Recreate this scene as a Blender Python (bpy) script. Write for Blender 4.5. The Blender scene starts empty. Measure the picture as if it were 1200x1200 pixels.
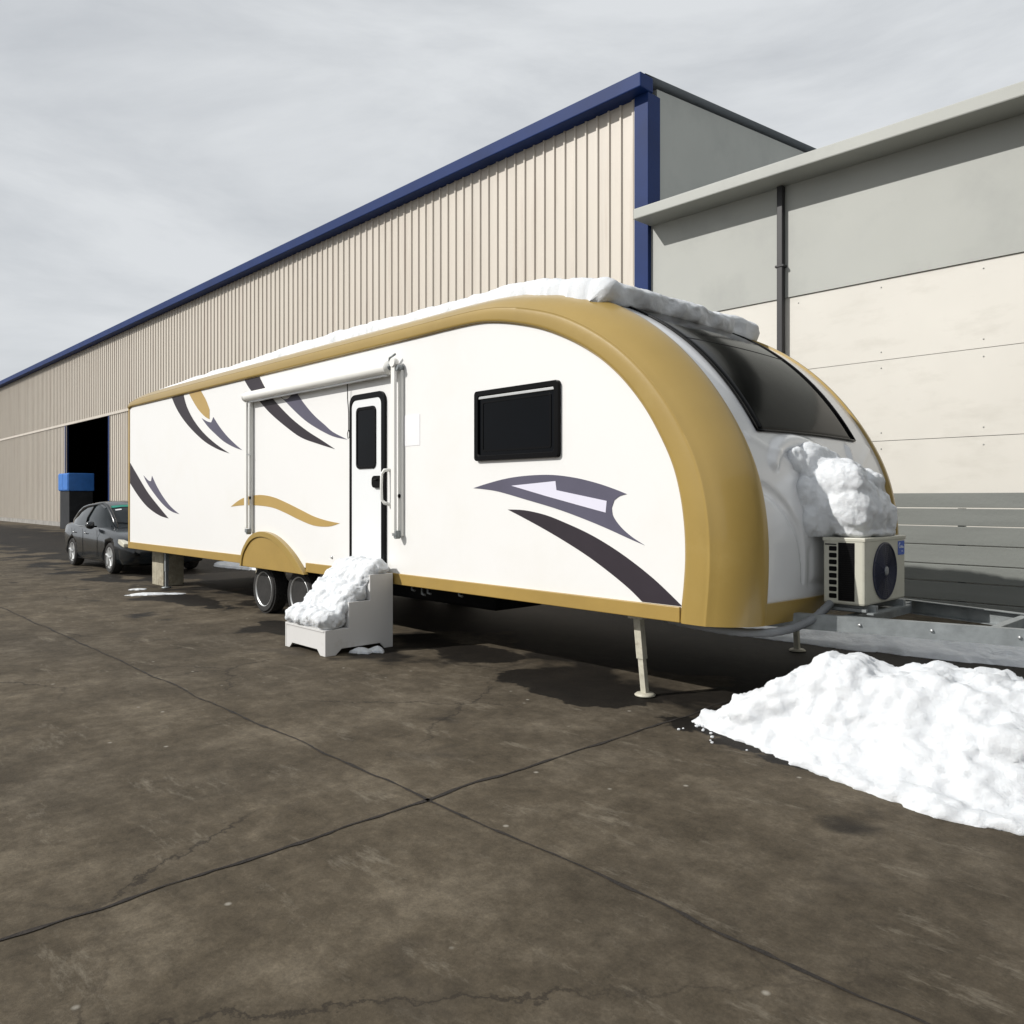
import bpy, bmesh, math, random
from mathutils import Vector, Matrix, noise
from mathutils.geometry import tessellate_polygon
random.seed(7)
R = math.radians
scene = bpy.context.scene
col = scene.collection
D = bpy.data

# ------------------------------------------------------------------ materials
def new_mat(name):
    m = D.materials.new(name); m.use_nodes = True
    nt = m.node_tree; b = nt.nodes['Principled BSDF']
    return m, nt, b
def nd(nt, t, **k):
    n = nt.nodes.new(t)
    for a, v in k.items(): setattr(n, a, v)
    return n
def noise_node(nt, scale, detail=6, rough=.55, coords='Object', stretch=None):
    tc = nd(nt, 'ShaderNodeTexCoord')
    src = tc.outputs[coords]
    if stretch:
        mp = nd(nt, 'ShaderNodeMapping'); mp.inputs['Scale'].default_value = stretch
        nt.links.new(src, mp.inputs['Vector']); src = mp.outputs['Vector']
    n = nd(nt, 'ShaderNodeTexNoise')
    n.inputs['Scale'].default_value = scale; n.inputs['Detail'].default_value = detail
    n.inputs['Roughness'].default_value = rough
    nt.links.new(src, n.inputs['Vector'])
    return n
def ramp(nt, src, stops):
    r = nd(nt, 'ShaderNodeValToRGB'); e = r.color_ramp.elements
    while len(e) < len(stops): e.new(0.5)
    for i, (p, c) in enumerate(stops):
        e[i].position = p; e[i].color = (c[0], c[1], c[2], 1) if hasattr(c, '__len__') else (c, c, c, 1)
    nt.links.new(src, r.inputs['Fac']); return r
def simple(name, c, rough=.5, metal=0, var=.12, scale=3, bump=0, bscale=60, spec=.5, coat=0, stretch=None, dirt=None):
    m, nt, b = new_mat(name)
    n = noise_node(nt, scale, stretch=stretch)
    c1 = [x*(1-var) for x in c]; c2 = [min(1, x*(1+var)) for x in c]
    r = ramp(nt, n.outputs['Fac'], [(.3, c1), (.7, c2)])
    out = r.outputs['Color']
    if dirt:
        dn = noise_node(nt, dirt[1], 8, .65, stretch=dirt[3] if len(dirt) > 3 else None)
        dr = ramp(nt, dn.outputs['Fac'], [(dirt[2], 0), (min(1, dirt[2]+.2), 1)])
        mx = nd(nt, 'ShaderNodeMix', data_type='RGBA')
        nt.links.new(dr.outputs['Color'], mx.inputs['Factor'])
        nt.links.new(out, mx.inputs['A']); mx.inputs['B'].default_value = (*dirt[0], 1)
        out = mx.outputs['Result']
    nt.links.new(out, b.inputs['Base Color'])
    b.inputs['Roughness'].default_value = rough; b.inputs['Metallic'].default_value = metal
    b.inputs['Specular IOR Level'].default_value = spec; b.inputs['Coat Weight'].default_value = coat
    b.inputs['Coat Roughness'].default_value = .08
    if bump:
        bn = noise_node(nt, bscale, 5)
        bp = nd(nt, 'ShaderNodeBump'); bp.inputs['Strength'].default_value = bump; bp.inputs['Distance'].default_value = .02
        nt.links.new(bn.outputs['Fac'], bp.inputs['Height']); nt.links.new(bp.outputs['Normal'], b.inputs['Normal'])
    return m

M = {}
M['panel'] = simple('white_panel', (.765, .765, .755), .32, var=.010, scale=.7, bump=.05, bscale=1.2, dirt=((.745, .74, .715), .55, .52))
M['face'] = simple('front_gelcoat', (.70, .71, .72), .22, var=.02, scale=1.2, bump=.01, bscale=1.0, coat=.3)
M['roofskin'] = simple('roof_skin', (.7, .7, .69), .5, var=.05)
M['gold'] = simple('gold_gelcoat', (.335, .230, .064), .30, var=.05, scale=1.6, bump=.06, bscale=9, coat=.25, dirt=((.355, .250, .077), 2.2, .58))
M['goldtrim'] = simple('gold_trim', (.335, .222, .058), .42, var=.07, scale=2.5, bump=.08, bscale=14)
M['dk'] = simple('dark_vinyl', (.026, .020, .027), .5, var=.12, scale=3, spec=.3)
M['pu'] = simple('grey_violet_vinyl', (.092, .088, .128), .5, var=.08, scale=3, spec=.3)
M['li'] = simple('pale_violet_vinyl', (.68, .67, .78), .4, var=.02)
M['gd'] = simple('gold_vinyl', (.41, .275, .085), .45, var=.04)
M['black'] = simple('black_plastic', (.004, .004, .0045), .3, var=.2, spec=.1)
M['rubber'] = simple('rubber', (.022, .021, .020), .85, var=.25, scale=8, bump=.3, bscale=40)
M['glass'] = simple('dark_glass', (.0015, .002, .003), .05, var=.2, scale=2, bump=.02, bscale=3, spec=.12)
M['tint'] = simple('tinted_glass', (.003, .0034, .0036), .10, var=.5, scale=2.2, bump=.03, bscale=4, spec=.06, dirt=((.007, .0075, .0075), 3.0, .50, (1, 3, .5)))
M['doorskin'] = simple('door_skin', (.74, .76, .77), .3, var=.015, scale=1, bump=.03, bscale=2)
M['white_metal'] = simple('white_powder_coat', (.78, .78, .75), .35, var=.03)
M['alu'] = simple('aluminium', (.55, .56, .56), .38, metal=.7, var=.1)
M['galv'] = simple('galvanised_steel', (.24, .26, .265), .5, metal=.4, var=.22, scale=7, bump=.12, bscale=30)
M['chassis'] = simple('chassis_steel', (.010, .010, .0105), .75, var=.3, spec=.15)
M['rim'] = simple('steel_rim', (.030, .029, .028), .5, metal=.2, var=.35, scale=6, dirt=((.014, .013, .012), 9, .5))
M['legpaint'] = simple('cream_leg_paint', (.46, .44, .36), .55, var=.2, scale=9, dirt=((.25, .2, .14), 14, .56))
M['steps'] = simple('step_board', (.60, .595, .585), .45, var=.02, scale=2, dirt=((.5, .48, .45), 3.5, .6))
M['conc'] = simple('cast_concrete', (.36, .33, .25), .9, var=.25, scale=5, bump=.5, bscale=30, dirt=((.17, .14, .10), 4, .5))
M['acshell'] = simple('ac_shell', (.46, .455, .385), .42, var=.04, scale=4, dirt=((.36, .345, .28), 7, .58))
M['navy'] = simple('navy_grille', (.018, .022, .05), .45, var=.2)
M['stickerblue'] = simple('blue_sticker', (.008, .07, .42), .4, var=.05)
M['stickerwhite'] = simple('white_print', (.75, .8, .85), .4, var=.02)
M['paper'] = simple('white_sticker', (.78, .78, .80), .35, var=.02)
M['conduit'] = simple('grey_conduit', (.20, .21, .22), .55, var=.15, bump=.2, bscale=80)
M['blue'] = simple('navy_trim', (.006, .024, .11), .55, var=.15, scale=1, spec=.2)
M['bluebox'] = simple('blue_paint', (.03, .16, .50), .5, var=.12)
M['blackpipe'] = simple('black_pipe', (.015, .015, .017), .5, var=.2)
M['cladding'] = simple('corrugated_cladding', (.56, .515, .45), .5, var=.05, scale=.35, stretch=(6, 1, .4), dirt=((.49, .435, .375), .8, .52, (5, 1, .35)))
M['plinth'] = simple('plinth', (.28, .27, .25), .9, var=.2, bump=.3)
M['wallpanel'] = simple('white_wall_panel', (.61, .59, .54), .6, var=.04, scale=.6, dirt=((.55, .53, .48), 1.2, .52, (1, 1, 3)))
M['greypanel'] = simple('grey_wall_panel', (.36, .37, .345), .55, var=.05, scale=.5, dirt=((.32, .33, .31), .8, .5))
M['fence'] = simple('grey_board', (.17, .18, .168), .7, var=.09, scale=1.5, stretch=(.5, 1, 5), bump=.15, bscale=20)
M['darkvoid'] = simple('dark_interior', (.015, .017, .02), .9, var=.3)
M['hallroof'] = simple('hall_roof', (.30, .33, .38), .5, var=.06)
M['carpaint'] = simple('car_paint', (.007, .010, .013), .2, var=.1, spec=.4, coat=.6, dirt=((.012, .014, .015), 3, .5))
M['carglass'] = simple('car_glass', (.006, .010, .012), .06, var=.2)
M['lamp'] = simple('lamp_glass', (.62, .60, .50), .12, var=.1)
M['chrome'] = simple('chrome', (.62, .62, .62), .15, metal=1, var=.03)
M['greenstrip'] = simple('green_tint', (.02, .28, .20), .3, var=.1)
M['plateblue'] = simple('plate_blue', (.02, .08, .35), .4, var=.05)
M['joint'] = simple('joint_dirt', (.016, .012, .009), .95, var=.4, scale=9, bump=.5)

def snow_mat(name, base=(.74, .765, .79)):
    m, nt, b = new_mat(name)
    n = noise_node(nt, 5, 8, .6)
    r = ramp(nt, n.outputs['Fac'], [(.25, [x*.93 for x in base]), (.6, base)])
    nt.links.new(r.outputs['Color'], b.inputs['Base Color'])
    b.inputs['Roughness'].default_value = .75
    b.inputs['Subsurface Weight'].default_value = .12
    b.inputs['Subsurface Radius'].default_value = (.03, .035, .04)
    b.inputs['Subsurface Scale'].default_value = .4
    g = noise_node(nt, 32, 10, .8); g2 = noise_node(nt, 170, 3, .6)
    ad = nd(nt, 'ShaderNodeMath', operation='MULTIPLY_ADD'); ad.inputs[1].default_value = .25
    nt.links.new(g2.outputs['Fac'], ad.inputs[0]); nt.links.new(g.outputs['Fac'], ad.inputs[2])
    bp = nd(nt, 'ShaderNodeBump'); bp.inputs['Strength'].default_value = .75; bp.inputs['Distance'].default_value = .022
    nt.links.new(ad.outputs[0], bp.inputs['Height']); nt.links.new(bp.outputs['Normal'], b.inputs['Normal'])
    return m
M['snow'] = snow_mat('snow')
M['slush'] = snow_mat('slush', (.55, .56, .57))

def ground_mat():
    m, nt, b = new_mat('yard_concrete')
    L = nt.links
    big = noise_node(nt, .28, 6, .6)
    mid = noise_node(nt, 1.7, 12, .74)
    fine = noise_node(nt, 11, 12, .80)
    scr = noise_node(nt, 2.4, 12, .8, stretch=(.6, 1.8, 1))
    r1 = ramp(nt, mid.outputs['Fac'], [(.30, (.040, .032, .021)), (.5, (.078, .064, .045)), (.70, (.142, .120, .089))])
    r2 = ramp(nt, big.outputs['Fac'], [(.3, (.72, .72, .73)), (.7, (1.2, 1.18, 1.14))])
    m1 = nd(nt, 'ShaderNodeMix', data_type='RGBA', blend_type='MULTIPLY'); m1.inputs['Factor'].default_value = 1
    L.new(r1.outputs['Color'], m1.inputs['A']); L.new(r2.outputs['Color'], m1.inputs['B'])
    r3 = ramp(nt, fine.outputs['Fac'], [(.32, .62), (.68, 1.35)])
    m2 = nd(nt, 'ShaderNodeMix', data_type='RGBA', blend_type='MULTIPLY'); m2.inputs['Factor'].default_value = .9
    L.new(m1.outputs['Result'], m2.inputs['A']); L.new(r3.outputs['Color'], m2.inputs['B'])
    grit = noise_node(nt, 70, 4, .7)
    rg = ramp(nt, grit.outputs['Fac'], [(.3, .78), (.7, 1.2)])
    mg = nd(nt, 'ShaderNodeMix', data_type='RGBA', blend_type='MULTIPLY'); mg.inputs['Factor'].default_value = .8
    L.new(m2.outputs['Result'], mg.inputs['A']); L.new(rg.outputs['Color'], mg.inputs['B']); m2 = mg
    # pale worn scuffs
    r4 = ramp(nt, scr.outputs['Fac'], [(.56, 0), (.68, .7)])
    m3 = nd(nt, 'ShaderNodeMix', data_type='RGBA')
    L.new(r4.outputs['Color'], m3.inputs['Factor']); L.new(m2.outputs['Result'], m3.inputs['A']); m3.inputs['B'].default_value = (.20, .175, .135, 1)
    ck = nd(nt, 'ShaderNodeTexVoronoi', feature='DISTANCE_TO_EDGE'); ck.inputs['Scale'].default_value = .55
    tcc = nd(nt, 'ShaderNodeTexCoord'); wob = noise_node(nt, 3.0, 6, .7)
    va = nd(nt, 'ShaderNodeVectorMath', operation='MULTIPLY_ADD'); va.inputs[1].default_value = (.45, .45, 0)
    L.new(wob.outputs['Color'], va.inputs[0]); L.new(tcc.outputs['Object'], va.inputs[2]); L.new(va.outputs[0], ck.inputs['Vector'])
    rc = ramp(nt, ck.outputs['Distance'], [(.002, 1), (.009, 0)])
    cm = noise_node(nt, .45, 3, .5); rcm = ramp(nt, cm.outputs['Fac'], [(.50, 0), (.58, .8)])
    mc = nd(nt, 'ShaderNodeMath', operation='MULTIPLY'); L.new(rc.outputs['Color'], mc.inputs[0]); L.new(rcm.outputs['Color'], mc.inputs[1])
    m3b = nd(nt, 'ShaderNodeMix', data_type='RGBA'); L.new(mc.outputs[0], m3b.inputs['Factor']); L.new(m3.outputs['Result'], m3b.inputs['A']); m3b.inputs['B'].default_value = (.025, .02, .015, 1)
    oil = noise_node(nt, 1.1, 5, .55); ro = ramp(nt, oil.outputs['Fac'], [(.62, 0), (.70, .55)])
    m3c = nd(nt, 'ShaderNodeMix', data_type='RGBA'); L.new(ro.outputs['Color'], m3c.inputs['Factor']); L.new(m3b.outputs['Result'], m3c.inputs['A']); m3c.inputs['B'].default_value = (.035, .029, .022, 1)
    m3 = m3c
    # salt white specks
    sp = nd(nt, 'ShaderNodeTexVoronoi'); sp.inputs['Scale'].default_value = 3.3
    tc = nd(nt, 'ShaderNodeTexCoord'); L.new(tc.outputs['Object'], sp.inputs['Vector'])
    r5 = ramp(nt, sp.outputs['Distance'], [(.025, .8), (.06, 0)])
    m4 = nd(nt, 'ShaderNodeMix', data_type='RGBA')
    L.new(r5.outputs['Color'], m4.inputs['Factor']); L.new(m3.outputs['Result'], m4.inputs['A']); m4.inputs['B'].default_value = (.30, .28, .24, 1)
    # wet patches of melt water (puddles with a shape of their own, around the trailer's edge), plus trailer shade painted into the ground colour
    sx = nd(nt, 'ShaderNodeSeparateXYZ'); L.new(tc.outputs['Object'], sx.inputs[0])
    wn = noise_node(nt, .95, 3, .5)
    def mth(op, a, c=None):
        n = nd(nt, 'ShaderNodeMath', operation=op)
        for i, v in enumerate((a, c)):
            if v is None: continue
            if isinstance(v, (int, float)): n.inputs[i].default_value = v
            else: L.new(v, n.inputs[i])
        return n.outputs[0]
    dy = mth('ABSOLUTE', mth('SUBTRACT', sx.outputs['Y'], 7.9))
    fall = mth('MINIMUM', mth('SUBTRACT', 1.15, mth('DIVIDE', dy, 4.4)), .95)  # broad band deepening the shade under the trailer with darker colour
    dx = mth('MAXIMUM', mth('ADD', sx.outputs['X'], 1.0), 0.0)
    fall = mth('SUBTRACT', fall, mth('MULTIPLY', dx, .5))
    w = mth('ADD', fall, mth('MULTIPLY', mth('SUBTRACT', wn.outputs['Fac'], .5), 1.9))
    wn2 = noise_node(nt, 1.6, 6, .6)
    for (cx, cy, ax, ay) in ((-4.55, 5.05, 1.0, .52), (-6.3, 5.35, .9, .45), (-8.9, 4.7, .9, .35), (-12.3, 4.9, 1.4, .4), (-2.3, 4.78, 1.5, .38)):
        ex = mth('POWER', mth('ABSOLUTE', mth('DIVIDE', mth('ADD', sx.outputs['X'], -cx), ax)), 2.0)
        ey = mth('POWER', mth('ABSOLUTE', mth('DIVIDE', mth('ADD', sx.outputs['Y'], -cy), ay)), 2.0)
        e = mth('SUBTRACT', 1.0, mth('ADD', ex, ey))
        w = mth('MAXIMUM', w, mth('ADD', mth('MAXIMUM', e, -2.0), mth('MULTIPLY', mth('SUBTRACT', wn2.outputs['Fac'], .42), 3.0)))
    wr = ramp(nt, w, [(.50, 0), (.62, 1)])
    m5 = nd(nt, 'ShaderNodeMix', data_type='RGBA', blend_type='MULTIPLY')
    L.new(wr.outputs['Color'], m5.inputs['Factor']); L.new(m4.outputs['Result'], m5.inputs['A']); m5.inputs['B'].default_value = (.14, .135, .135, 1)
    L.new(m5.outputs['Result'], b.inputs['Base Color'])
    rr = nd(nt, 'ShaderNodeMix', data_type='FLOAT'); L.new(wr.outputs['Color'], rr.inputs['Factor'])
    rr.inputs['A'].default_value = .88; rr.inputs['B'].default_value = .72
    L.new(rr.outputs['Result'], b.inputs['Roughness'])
    b.inputs['Specular IOR Level'].default_value = .2
    bp = nd(nt, 'ShaderNodeBump'); bp.inputs['Strength'].default_value = .5; bp.inputs['Distance'].default_value = .015
    L.new(fine.outputs['Fac'], bp.inputs['Height']); L.new(bp.outputs['Normal'], b.inputs['Normal'])
    return m
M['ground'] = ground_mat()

# ------------------------------------------------------------------ mesh helpers
WL = {}      # world location of every object by name
def link(o, parent, loc):
    col.objects.link(o)
    loc = Vector(loc); WL[o.name] = loc
    if parent:
        o.parent = parent; o.location = loc - WL[parent.name]
    else: o.location = loc
    return o
class MB:
    def __init__(s): s.bm = bmesh.new(); s.mi = 0
    def face(s, vs, smooth=False):
        try:
            f = s.bm.faces.new(vs); f.material_index = s.mi; f.smooth = smooth; return f
        except ValueError: return None
    def box(s, x0, x1, y0, y1, z0, z1):
        v = [s.bm.verts.new(p) for p in [(x0,y0,z0),(x1,y0,z0),(x1,y1,z0),(x0,y1,z0),(x0,y0,z1),(x1,y0,z1),(x1,y1,z1),(x0,y1,z1)]]
        for q in [(0,3,2,1),(4,5,6,7),(0,1,5,4),(1,2,6,5),(2,3,7,6),(3,0,4,7)]: s.face([v[i] for i in q])
        return s
    def prism(s, pts, y0, y1, hole=None, axis='y', smooth=False):
        """polygon in x,z extruded along y (axis y), or in y,z along x (axis x)"""
        def P(p, d): return (p[0], d, p[1]) if axis == 'y' else (d, p[0], p[1])
        if hole is None:
            a = [s.bm.verts.new(P(p, y0)) for p in pts]; b = [s.bm.verts.new(P(p, y1)) for p in pts]
            n = len(pts)
            for tri in tessellate_polygon([[Vector((p[0], p[1], 0)) for p in pts]]):
                s.face([a[i] for i in tri]); s.face([b[i] for i in tri[::-1]])
            for i in range(n): s.face([a[i], b[i], b[(i+1) % n], a[(i+1) % n]], smooth)
        else:
            n = len(pts)
            a = [s.bm.verts.new(P(p, y0)) for p in pts]; b = [s.bm.verts.new(P(p, y1)) for p in pts]
            c = [s.bm.verts.new(P(p, y0)) for p in hole]; d = [s.bm.verts.new(P(p, y1)) for p in hole]
            for i in range(n):
                j = (i+1) % n
                s.face([a[i], a[j], c[j], c[i]]); s.face([b[j], b[i], d[i], d[j]])
                s.face([a[j], a[i], b[i], b[j]], smooth); s.face([c[i], c[j], d[j], d[i]], smooth)
        return s
    def tube(s, path, r, n=12, caps=True):
        path = [Vector(p) for p in path]; rings = []
        up = None
        for i, p in enumerate(path):
            t = (path[min(i+1, len(path)-1)] - path[max(i-1, 0)]).normalized()
            if up is None: up = Vector((0, 0, 1)) if abs(t.z) < .9 else Vector((1, 0, 0))
            a = t.cross(up).normalized(); b = a.cross(t).normalized(); up = b
            rr = r[i] if hasattr(r, '__len__') else r
            rings.append([s.bm.verts.new(p + a*math.cos(2*math.pi*k/n)*rr + b*math.sin(2*math.pi*k/n)*rr) for k in range(n)])
        for i in range(len(rings)-1):
            for k in range(n): s.face([rings[i][k], rings[i][(k+1) % n], rings[i+1][(k+1) % n], rings[i+1][k]], True)
        if caps: s.face(rings[0][::-1]); s.face(rings[-1])
        return s
    def lathe(s, prof, c, axis='y', n=40, smooth=True):
        """prof = list of (radius, offset along axis)"""
        rings = []
        for r, d in prof:
            ring = []
            for k in range(n):
                a = 2*math.pi*k/n; u, w = r*math.cos(a), r*math.sin(a)
                p = (c[0]+u, c[1]+d, c[2]+w) if axis == 'y' else ((c[0]+d, c[1]+u, c[2]+w) if axis == 'x' else (c[0]+u, c[1]+w, c[2]+d))
                ring.append(s.bm.verts.new(p))
            rings.append(ring)
        for i in range(len(rings)-1):
            for k in range(n): s.face([rings[i][k], rings[i][(k+1) % n], rings[i+1][(k+1) % n], rings[i+1][k]], smooth)
        if prof[0][0] > 1e-4: s.face(rings[0][::-1])
        if prof[-1][0] > 1e-4: s.face(rings[-1])
        return s
    def grid(s, rows, smooth=True, closed=False):
        V = [[s.bm.verts.new(p) for p in row] for row in rows]
        for i in range(len(V)-1):
            m = len(V[i])
            for k in range(m if closed else m-1):
                s.face([V[i][k], V[i][(k+1) % m], V[i+1][(k+1) % m], V[i+1][k]], smooth)
        return V
    def build(s, name, mat, parent=None, loc=None, bevel=0, sharp=None, fix=True):
        if fix: bmesh.ops.recalc_face_normals(s.bm, faces=s.bm.faces[:])
        if loc is None: loc = WL[parent.name] if parent else (0, 0, 0)
        loc = Vector(loc)
        bmesh.ops.translate(s.bm, vec=-loc, verts=s.bm.verts[:])
        me = D.meshes.new(name); s.bm.to_mesh(me); s.bm.free()
        for m in (mat if isinstance(mat, (list, tuple)) else [mat]): me.materials.append(M[m])
        if sharp: me.set_sharp_from_angle(angle=R(sharp))
        o = D.objects.new(name, me); link(o, parent, loc)
        if bevel:
            b = o.modifiers.new('bevel', 'BEVEL'); b.width = bevel; b.segments = 2; b.limit_method = 'ANGLE'; b.angle_limit = R(40)
        return o
def empty(name, loc): return link(D.objects.new(name, None), None, loc)
def tag(o, label=None, cat=None, group=None, kind=None):
    if label: o['label'] = label
    if cat: o['category'] = cat
    if group: o['group'] = group
    if kind: o['kind'] = kind
    return o
def copy_tree(src, loc, parent=None):
    c = src.copy(); col.objects.link(c)
    c.parent = parent
    if parent is None or loc is not None: c.location = Vector(loc) - (WL[parent.name] if parent else Vector())
    WL[c.name] = Vector(loc) if loc is not None else WL[parent.name] + c.location
    for ch in list(src.children): copy_tree(ch, None, c)
    return c
def rrect(x0, x1, z0, z1, r, n=6, corners=(1, 1, 1, 1)):
    pts = []
    for ci, (cx, cz, a0) in enumerate([(x1-r, z1-r, 0), (x0+r, z1-r, 90), (x0+r, z0+r, 180), (x1-r, z0+r, 270)]):
        rr = r if corners[ci] else 1e-3
        cx2 = cx + (r-rr)*(1 if ci in (0, 3) else -1); cz2 = cz + (r-rr)*(1 if ci in (0, 1) else -1)
        for k in range(n+1):
            a = R(a0+90*k/n); pts.append((cx2+rr*math.cos(a), cz2+rr*math.sin(a)))
    return pts
def fbm(p, o=5, s=1.0):
    return noise.fractal(Vector(p)*s, 1.0, 2.0, o, noise_basis='PERLIN_ORIGINAL')

def cr(P, sub):
    out = []
    for i in range(len(P)-1):
        p0 = P[max(i-1, 0)]; p1 = P[i]; p2 = P[i+1]; p3 = P[min(i+2, len(P)-1)]
        for k in range(sub):
            t = k/sub
            out.append(tuple(.5*((2*b)+(-a+c)*t+(2*a-5*b+4*c-d)*t*t+(-a+3*b-3*c+d)*t**3) for a, b, c, d in zip(p0, p1, p2, p3)))
    out.append(tuple(P[-1])); return out
def smooth_closed(pts, sub=4):
    return pts

# ------------------------------------------------------------------ camera, light, world
cam = D.cameras.new('camera'); camo = D.objects.new('camera', cam); col.objects.link(camo)
th = math.atan2(883, 930)
cam.sensor_width = 36; cam.lens = 930/1200*36; cam.shift_y = -16.6/1200
cam.clip_end = 2000; cam.clip_start = .05
camo.location = (0, 0, 1.6)
camo.rotation_euler = (R(90), 0, math.pi/2 - th)   # looks along (-cos th, sin th)
scene.camera = camo

EL = R(35); az = Vector((.48, .877)).normalized()
sun = D.lights.new('sun', 'SUN'); sun.energy = 4.3; sun.angle = R(.5); sun.color = (1, .965, .915)
so = D.objects.new('sun', sun); col.objects.link(so)
so.rotation_euler = Vector((az.x*math.cos(EL), az.y*math.cos(EL), -math.sin(EL))).to_track_quat('-Z', 'Y').to_euler()
w = D.worlds.new('World'); scene.world = w; w.use_nodes = True
sk = w.node_tree.nodes.new('ShaderNodeTexSky'); sk.sky_type = 'NISHITA'; sk.sun_disc = False
sk.sun_elevation = EL; sk.sun_rotation = math.atan2(-az.x, -az.y); sk.dust_density = 3.0; sk.air_density = 1.0; sk.ozone_density = .6
wt = w.node_tree
tcw = nd(wt, 'ShaderNodeTexCoord'); mpw = nd(wt, 'ShaderNodeMapping'); mpw.inputs['Scale'].default_value = (1, 1, 3.2); wt.links.new(tcw.outputs['Generated'], mpw.inputs['Vector'])
cn = nd(wt, 'ShaderNodeTexNoise'); cn.inputs['Scale'].default_value = 2.1; cn.inputs['Detail'].default_value = 9; cn.inputs['Roughness'].default_value = .58; cn.inputs['Distortion'].default_value = .4
wt.links.new(mpw.outputs['Vector'], cn.inputs['Vector'])
crp = ramp(wt, cn.outputs['Fac'], [(.30, .70), (.58, 1)])
mxw = nd(wt, 'ShaderNodeMix', data_type='RGBA'); wt.links.new(crp.outputs['Color'], mxw.inputs['Factor'])
wt.links.new(sk.outputs['Color'], mxw.inputs['A']); mxw.inputs['B'].default_value = (13.6, 14.1, 14.6, 1)
wt.links.new(mxw.outputs['Result'], wt.nodes['Background'].inputs['Color'])
w.node_tree.nodes['Background'].inputs['Strength'].default_value = .055
scene.view_settings.view_transform = 'Standard'; scene.view_settings.look = 'None'
scene.view_settings.exposure = -.07; scene.view_settings.gamma = 1

# ------------------------------------------------------------------ ground
mb = MB(); n = 1
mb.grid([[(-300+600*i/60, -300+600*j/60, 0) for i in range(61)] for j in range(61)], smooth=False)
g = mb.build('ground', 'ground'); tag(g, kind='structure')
def joint(p0, p1, seed, w=.011):
    """ragged slab joint filled with dirt"""
    mb = MB(); p0 = Vector(p0); p1 = Vector(p1); d = (p1-p0); L = d.length; d.normalize(); nrm = Vector((-d.y, d.x, 0))
    n = int(L/.05); A = []; B = []
    for i in range(n+1):
        p = p0+d*(L*i/n); off = fbm((i*.05, seed, 0), 4, 1.6)*.035
        ww = w*(.35+abs(fbm((i*.05, seed, 7), 4, 6))*1.6)
        q = p+nrm*off
        A.append((q.x+nrm.x*ww, q.y+nrm.y*ww, .004)); B.append((q.x-nrm.x*ww, q.y-nrm.y*ww, .004))
    mb.grid([A, B], smooth=False)
    return tag(mb.build('ground_joint', 'joint'), kind='structure')
for i, x in enumerate((4.0, -3.35, -15.65, -22.0)):
    joint((x, -3 if x > -8 else 0, 0), (x, 12.2, 0), i*3.1)
for i, y in enumerate((-3.6, 2.57)): joint((-26, y, 0), (7, y, 0), 50+i*2.7)

# ------------------------------------------------------------------ travel trailer
Y0, Y1 = 5.0, 8.0
mir = lambda y: Y0+Y1-y
PAIR = [((-15.56, 3.25), (-15.63, 3.36)), ((-15.45, 3.28), (-15.45, 3.46)), ((-14.9, 3.28), (-14.9, 3.535)), ((-13.5, 3.28), (-13.5, 3.55)),
        ((-10, 3.28), (-10, 3.55)), ((-6.9, 3.28), (-6.75, 3.55)), ((-6.2, 3.283), (-6.0, 3.55)), ((-5.74, 3.275), (-5.45, 3.53)), ((-5.44, 3.238), (-5.02, 3.468)),
        ((-5.15, 3.174), (-4.68, 3.385)), ((-4.88, 3.094), (-4.36, 3.27)), ((-4.63, 2.992), (-4.08, 3.12)),
        ((-4.385, 2.866), (-3.83, 2.945)), ((-4.155, 2.715), (-3.615, 2.755)), ((-3.937, 2.525), (-3.41, 2.53)), ((-3.735, 2.29), (-3.225, 2.275)),
        ((-3.575, 2.035), (-3.075, 2.01)), ((-3.473, 1.82), (-2.98, 1.77)), ((-3.41, 1.59), (-2.925, 1.53)), ((-3.379, 1.365), (-2.902, 1.31)),
        ((-3.372, 1.15), (-2.90, 1.08)), ((-3.385, .955), (-2.908, .90)), ((-3.402, .80), (-2.918, .76)), ((-3.412, .668), (-2.928, .668))]
SUB = 8
prof = cr([(a[0], a[1], b[0], b[1]) for a, b in PAIR], SUB)
def PA(t, a):   # t float index on the profile, a = 0 inner (panel edge) .. 1 outer
    i = min(int(t), len(prof)-2); f = t-i
    q = [prof[i][k]*(1-f)+prof[i+1][k]*f for k in range(4)]
    return (q[0]*(1-a)+q[2]*a, q[1]*(1-a)+q[3]*a)
NP = len(prof)
trailer = empty('travel_trailer', (-9.4, 6.5, 0))
tag(trailer, 'long white travel trailer with gold rim, snow on its roof and dark swoosh stripes', 'travel trailer')
T = trailer

def side_panel(y, s):
    mb = MB()
    pts = [PA(t, 0) for t in range(0, NP)]
    pts = [(-15.56, .72)] + pts[:-1] + [(-3.41, .72)]
    mb.prism(pts, y, y+s*.06)
    return mb.build('side_panel', 'panel', T)
side_panel(Y0, 1); side_panel(Y1, -1)
def gold_rim(flip):
    Yf = (lambda y: mir(y)) if flip else (lambda y: y)
    sec = [(-.015, 5.02), (-.015, 4.985), (.0, 4.972), (.03, 4.966), (.08, 4.963), (.25, 4.962), (.38, 4.965), (.42, 4.969), (.43, 4.967), (.445, 4.970), (.46, 4.976),
           (.56, 5.0), (.68, 5.04), (.79, 5.09), (.88, 5.145), (.955, 5.20), (1.005, 5.255), (1.025, 5.295), (1.02, 5.312), (.9, 5.318)]
    mb = MB()
    rows = []
    for t in range(NP):
        row = []
        for a, y in sec:
            x, z = PA(t, a)
            row.append((x, Yf(y), z))
        rows.append(row)
    mb.grid(rows)
    for row in (rows[0], rows[-1]):
        mb.face([mb.bm.verts.new(p) for p in row])
    return mb.build('gold_rim', 'gold', T, sharp=50)
gold_rim(False); gold_rim(True)
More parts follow.
